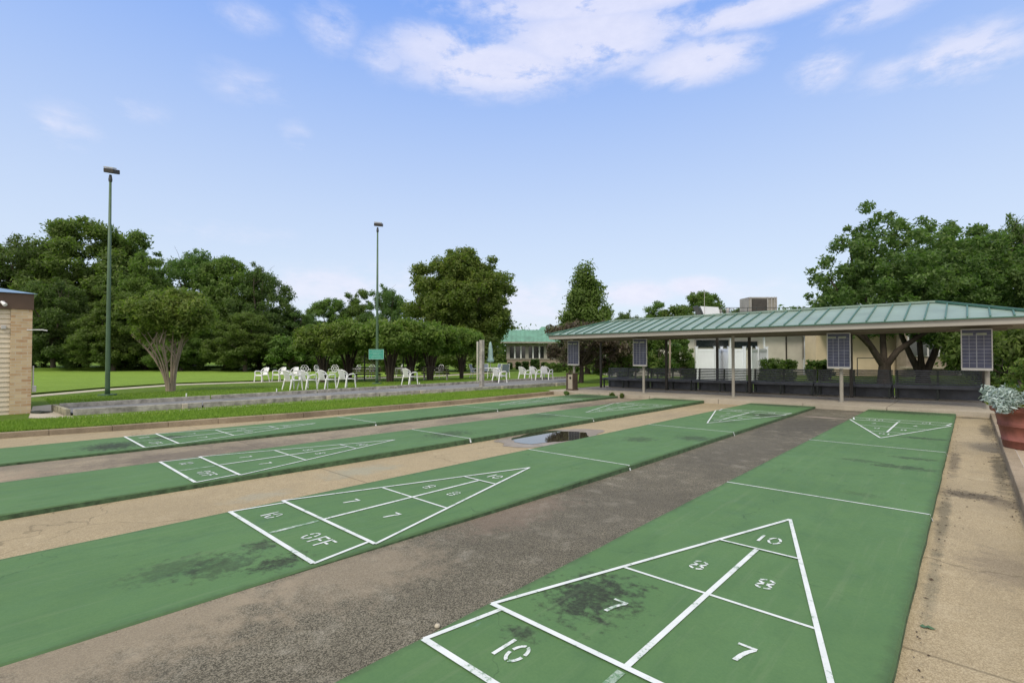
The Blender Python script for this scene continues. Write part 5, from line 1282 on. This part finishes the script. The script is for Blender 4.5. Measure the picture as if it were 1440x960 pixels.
for k in range(34):
    u = u0 + .55 * k + .3
    if u > u1: break
    f = min(1, (u - u0) / (ins * .75)); m.hexa([(u - .02, -1, z0 + .003), (u + .02, -1, z0 + .003), (u + .02, -1 + 2.6 * f, z0 + (z1 - z0) * f + .003), (u - .02, -1 + 2.6 * f, z0 + (z1 - z0) * f + .003), (u - .02, -1, z0 + .06), (u + .02, -1, z0 + .06), (u + .02, -1 + 2.6 * f, z0 + (z1 - z0) * f + .06), (u - .02, -1 + 2.6 * f, z0 + (z1 - z0) * f + .06)])
m.build('roof', M['rfgreen'], gb)
m = MB(); uu = (757 - 713) * k_; z2 = zz(457.5)
m.poly([(uu - .4, 2.4, z1 - .5), (u1, 2.4, z1 - .5), (u1, 3.6, z2), (uu + .5, 3.6, z2)]); m.poly([(uu + .5, 3.6, z2), (u1, 3.6, z2), (u1, 6, z2), (uu + .5, 6, z2)]); m.poly([(uu - .4, 6, z1 - .5), (uu - .4, 2.4, z1 - .5), (uu + .5, 3.6, z2), (uu + .5, 6, z2)]); m.build('upper_roof', M['rfgreen'], gb)
MB().box((u0 + u1) / 2, -1.05, z0 - .09, u1 - u0 + .1, .12, .16).build('gutter', M['ptrim'], gb)
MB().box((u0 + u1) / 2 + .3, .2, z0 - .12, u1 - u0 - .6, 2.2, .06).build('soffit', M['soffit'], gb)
MB().box(-22 * k_, 1.5, z0 - .1, 30 * k_, 2.5, .14).build('canopy', M['ptrim'], gb)

# main flat-roofed building behind the shelter
D3 = 35; mx0, my0 = dep(865, D3); zb3 = gz(mx0, my0); k3 = D3 / FPX
mbd = thing('flat_roofed_building', 'long flat-roofed beige building behind the shelter, with dark windows and rooftop rails', 'building', (mx0, my0, zb3), YAW)
def z3(py): return zat(py, D3) - zb3
def u3(px): return (px - 865) * k3
zr = z3(457)
MB().box((u3(865) + u3(1165)) / 2, 5.5, zr / 2, u3(1165), 10, zr).build('wall', M['beige'], mbd)
MB().box((u3(865) + u3(1165)) / 2, .3, zr + .09, u3(1165) + .8, 1.6, .2).build('parapet', M['ptrim'], mbd)
for a_, b_, t1, t2 in ((866, 884, 484, 501), (906, 925, 484, 501), (982, 1028, 478, 488), (1036, 1069, 480, 488.5), (1135, 1163, 474, 503)):
    f = MB(); f.box((u3(a_) + u3(b_)) / 2, .47, (z3(t1) + z3(t2)) / 2, u3(b_) - u3(a_) + .16, .08, z3(t1) - z3(t2) + .16); fo = f.build('window_frame', M['ptrim'], mbd)
    f = MB(); f.box((u3(a_) + u3(b_)) / 2, .42, (z3(t1) + z3(t2)) / 2, u3(b_) - u3(a_), .06, z3(t1) - z3(t2)); f.build('window_pane', M['glass'], fo)
for px in (1030.5, 1079, 1136, 1110.5):
    m = MB(); m.box(u3(px), .44, z3(457) / 2, .10 if px != 1110.5 else .05, .12, z3(457)); m.build('downpipe', M['vinyl'] if px != 1110.5 else M['dkmetal'], mbd)
m = MB()
for py in (430.5, 436): m.tube([(u3(1022), 1.2, z3(py)), (u3(1180), 1.2, z3(py))], .022, 5)
for px in range(1024, 1181, 13): m.tube([(u3(px), 1.2, zr), (u3(px), 1.2, z3(430.5))], .02, 5)
m.build('roof_rail', M['dkpole'], mbd)
# rooftop equipment
def roofpos(px, k): x, y = dep(px, D3 + k); return Vector((x, y, 0))
def rz_(py, k): return zat(py, D3 + k) - zb3 - zr
def rooft(px): v = Vector((mx0, my0, 0)) + Vector((RT.x, RT.y, 0)) * u3(px); return v
v = roofpos(1066, 3.0); hv = thing('rooftop_unit', 'boxy grey cooling unit with dark louvres standing on the flat roof', 'air conditioner', (v.x, v.y, zb3 + zr), YAW)
hh = rz_(419, 3.0); ww = 38 * k3 * 1.08
MB().box(0, 0, hh / 2, ww, 1.6, hh).build('casing', M['hvac'], hv, bevel=.03)
m = MB(); m.box(-ww * .14, -.82, hh * .5, ww * .54, .06, hh * .85)
m.build('louvre', M['hvacdark'], hv)
m = MB()
for s in (-.45, .42, .3, .49, .16): m.box(s * ww, -.83, hh / 2, .05, .05, hh)
m.box(0, -.83, hh - .05, ww, .05, .08); m.build('corner_trim', M['alu'], hv)
v = roofpos(999, 2.0); eh = thing('exhaust_hood', 'slanted white metal hood on the flat roof left of the big cooling unit', 'exhaust hood', (v.x, v.y, zb3 + zr), YAW)
zt_ = rz_(431, 2.0); m = MB(); m.hexa([(-.3, -.4, .05), (.75, -.4, .05), (.75, .6, .05), (-.3, .6, .05), (-.9, -.4, zt_), (.45, -.4, zt_ * .95), (.45, .6, zt_ * .95), (-.9, .6, zt_)]); m.build('hood', M['vinyl'], eh)
m = MB(); m.hexa([(-1.15, -.45, zt_), (-.4, -.45, .1), (-.4, .5, .1), (-1.15, .5, zt_), (-1.1, -.45, zt_ + .05), (-.3, -.45, .15), (-.3, .5, .15), (-1.1, .5, zt_ + .05)]); m.build('side_plate', M['dkpole'], eh)
v = roofpos(1018, 2.4); du = thing('roof_duct', 'low grey ducting on the flat roof between hood and cooling unit', 'duct', (v.x, v.y, zb3 + zr), YAW)
hq = rz_(434, 2.4); m = MB(); m.box(0, 0, hq * .45, 1.3, .8, .26); m.box(-.5, 0, hq * .75, .5, .5, hq * .4); m.tube([(.3, 0, .1), (.3, 0, hq), (.9, 0, hq)], .12, 8); m.build('duct', M['alu'], du); MB().box(0, 0, .1, 1.0, .6, .2).build('curb', M['hvac'], du)
v = roofpos(991, 1.0); m = MB(); m.tube([(0, 0, 0), (0, 0, rz_(409, 1.0))], [.03, .015], 5); m.box(0, 0, .05, .2, .2, .1); t = tag(m.build('antenna', M['alu'], None), 'thin vertical antenna mast rising beside the exhaust hood', 'antenna'); t.location = (v.x, v.y, zb3 + zr)

# right wing: peach wall and stucco wall with white-framed windows
D4 = 31; qx, qy = dep(1180, D4); zb4 = gz(qx, qy); k4 = D4 / FPX
rb = thing('stucco_building', 'brown stucco wing with four white-framed windows seen behind the big tree trunks', 'building', (qx, qy, zb4), YAW)
def z4(py): return zat(py, D4) - zb4
def u4(px): return (px - 1180) * k4
zr4 = z4(455)
MB().box((u4(1283) + u4(1362)) / 2, .9, zr4 / 2, u4(1362) - u4(1283), .8, zr4).build('stucco_wall', M['brownst'], rb)
MB().box((u4(1172) + u4(1362)) / 2, 2.4, zr4 / 2, u4(1362) - u4(1172), 1.2, zr4 - .05).build('peach_wall', M['peach'], rb)
MB().box((u4(1175) + u4(1362)) / 2, 1.7, zr4 + .1, u4(1362) - u4(1175) + .3, 2.8, .2).build('roof', M['ptrim'], rb)
MB().box((u4(1275) + u4(1355)) / 2, .35, z4(517), u4(1355) - u4(1275), .5, .12).build('ledge', M['walk'], rb)
for a_, b_ in ((1286, 1297), (1299, 1311), (1314, 1327), (1330, 1344)):
    f = MB(); f.box((u4(a_) + u4(b_)) / 2, .46, (z4(470) + z4(500)) / 2, u4(b_) - u4(a_) + .10, .07, z4(470) - z4(500) + .12); fo = f.build('window_frame', M['white'], rb)
    f = MB(); f.box((u4(a_) + u4(b_)) / 2, .41, (z4(470) + z4(500)) / 2, u4(b_) - u4(a_) - .02, .06, z4(470) - z4(500)); f.build('window_pane', M['glass'], fo)
MB().box(u4(1355), .38, z4(455) / 2, .12, .3, z4(455)).build('pilaster', M['beige'], rb)
v = Vector((qx, qy, 0)) + Vector((RT.x, RT.y, 0)) * u4(1213) + fv * .5; gp = thing('step_railing', 'thin dark handrail in front of the peach wall', 'handrail', (v.x, v.y, gz(v.x, v.y)), YAW)
m = MB(); m.tube([(0, 0, 0), (0, 0, 1.25)], .025, 6); m.tube([(1.6, 0, 0), (1.6, 0, 1.25)], .025, 6); m.build('post', M['dkpole'], gp); MB().tube([(0, 0, 1.25), (1.6, 0, 1.25)], .025, 6).build('rail', M['dkpole'], gp)

# white vinyl fence
def vfence(label, pts):
    P = [dep(px, D) for px, D in pts]; z = gz(*P[0]); r = thing('vinyl_fence', label, 'fence', (P[0][0], P[0][1], z), 0, 'white vinyl privacy fences')
    o = Vector((*P[0], z))
    for i, ((px, D), (x, y)) in enumerate(zip(pts, P)):
        m = MB(); H = zat(488, D) - z; m.box(x - o.x, y - o.y, H / 2, .13, .13, H, YAW); m.box(x - o.x, y - o.y, H + .02, .16, .16, .04, YAW); m.build('post', M['vinyl'], r, bevel=.01)
        if i:
            x0, y0 = P[i - 1]; a_ = math.atan2(y - y0, x - x0); L = math.hypot(x - x0, y - y0); m = MB(); Hh = zat(490.5, (D + pts[i - 1][1]) / 2) - z
            m.box((x + x0) / 2 - o.x, (y + y0) / 2 - o.y, Hh / 2, L, .04, Hh, a_); k = int(L / .15)
            for j in range(1, k): f = j / k; m.box(x0 + (x - x0) * f - o.x, y0 + (y - y0) * f - o.y, Hh / 2, .012, .056, Hh - .2, a_)
            m.box((x + x0) / 2 - o.x, (y + y0) / 2 - o.y, Hh - .06, L, .07, .13, a_); m.build('panel', M['vinyl'], r)
    return r
vfence('white vinyl privacy fence of three panels behind the middle benches', [(979, 26.5), (1006, 26.0), (1014.5, 28.5), (1025, 26.8), (1046.5, 26.6)])
vfence('short angled white vinyl fence section right of the brown shelter post', [(1055, 26.3), (1065, 27.5), (1078, 29.5)])

# far wood closing the horizon
r = random.Random(3); cl = []
for i in range(260):
    px = -200 + 1900 * i / 260 + r.uniform(-6, 6); D = 95 + r.uniform(-8, 12); x, y = dep(px, D); s = r.uniform(2.0, 3.6)
    for k in range(2): cl.append((x + r.uniform(-2, 2), y + r.uniform(-2, 2), gz(x, y) + r.uniform(1.0, 5.2 if px < 1050 else 8) , s, s, s * .85))
o = leaf_cloud('distant_wood', cl, 90000, .55, 12, M['leaf_dark']); tag(o, 'distant line of woods closing the horizon behind the buildings', 'woods', kind='stuff')

# leaf litter along the edges of the right-hand lane and the kerbs
m = MB(); r = random.Random(9)
for _ in range(1300):
    q = r.random() if _ < 620 else 2
    if q == 2:
        e_ = r.choice([(-HW, -1), (-2.834 + HW, 1), (-2.834 - HW, -1), (-5.866 + HW, 1), (-8.960 + HW, 1), (-5.866 - HW, -1)]); x, y = e_[0] + e_[1] * (.015 + abs(r.gauss(0, .05))), r.uniform(1, 16)
        if r.random() < .12: x, y = r.uniform(-1.9, -.95), r.uniform(1.5, 15)
    elif q < .5: x, y = 1.385 - abs(r.gauss(0, .06)), r.uniform(6.5, 15.8)
    elif q < .75: x, y = .87 + abs(r.gauss(0, .04)), r.uniform(3, 15)
    elif q < .9: x, y = 1.05 + r.gauss(0, .14), 7.35 + r.gauss(0, .1)
    else: x, y = r.uniform(.9, 1.38), r.uniform(6, 14)
    a_ = r.uniform(0, 6.28); s = r.uniform(.004, .015); z = gz(x, y) + lane_dz(x, y) + .003; c_, s_ = math.cos(a_) * s, math.sin(a_) * s
    m.poly([(x - c_, y - s_, z), (x + s_ * .4, y - c_ * .4, z + r.uniform(0, .006)), (x + c_, y + s_, z + .002), (x - s_ * .4, y + c_ * .4, z + r.uniform(0, .006))])
tag(m.build('leaf_litter', M['litter']), 'scattered brown leaf litter along the court edges and the tan right-hand lane', 'leaf litter', kind='stuff')
x, y = at(1304, 882, -.04); m = MB(); P = [(-.055, 0), (-.03, .028), (-.01, .018), (.012, .034), (.05, .012), (.062, -.006), (.03, -.022), (.0, -.016), (-.03, -.026)]
m.v = [(a_ * .55, b_ * .55, .004 + .004 * (i % 2)) for i, (a_, b_) in enumerate(P)]; m.face(range(len(P))); t = tag(m.build('fallen_leaf', M['gleaf']), 'single dark green leaf lying on the tan lane near the bottom right', 'leaf'); t.location = (x, y, gz(x, y) + lane_dz(x, y) + .001); t.rotation_euler = (0, 0, .2)
x, y = at(615, 882.5, -.02); t = MB(); t.lathe([(.001, .018), (.011, .014), (.016, .006), (.012, .0)], 9); t = tag(t.build('pebble', M['walk'], None, smooth=True), 'small pale pebble at the edge of the nearest court', 'pebble'); t.location = (x, y, gz(x, y) + lane_dz(x, y) + .008)
# weeds at the patio edge
wd0 = None
for i, (px, lb) in enumerate(((797, 'small weed growing at the patio edge by the box pillar'), (868, 'small weed tuft at the patio edge left of the second score board post'), (883, 'small weed tuft at the patio edge near the second score board post'))):
    x, y = at(px, 553.5 + (px - 797) * .03, 0); y = min(y, PAT_Y0 - .03)
    if wd0 is None:
        wd0 = thing('weed', lb, 'weed', (x, y, gz(x, y) - .07), 0, 'weeds at the patio edge'); leaf_cloud('foliage', [(0, 0, .09, .11, .07, .08)], 160, .05, 4, M['leaf_bright'], wd0, shape=2.4)
    else: dup(wd0, lb, (x, y, gz(x, y) - .07), i)
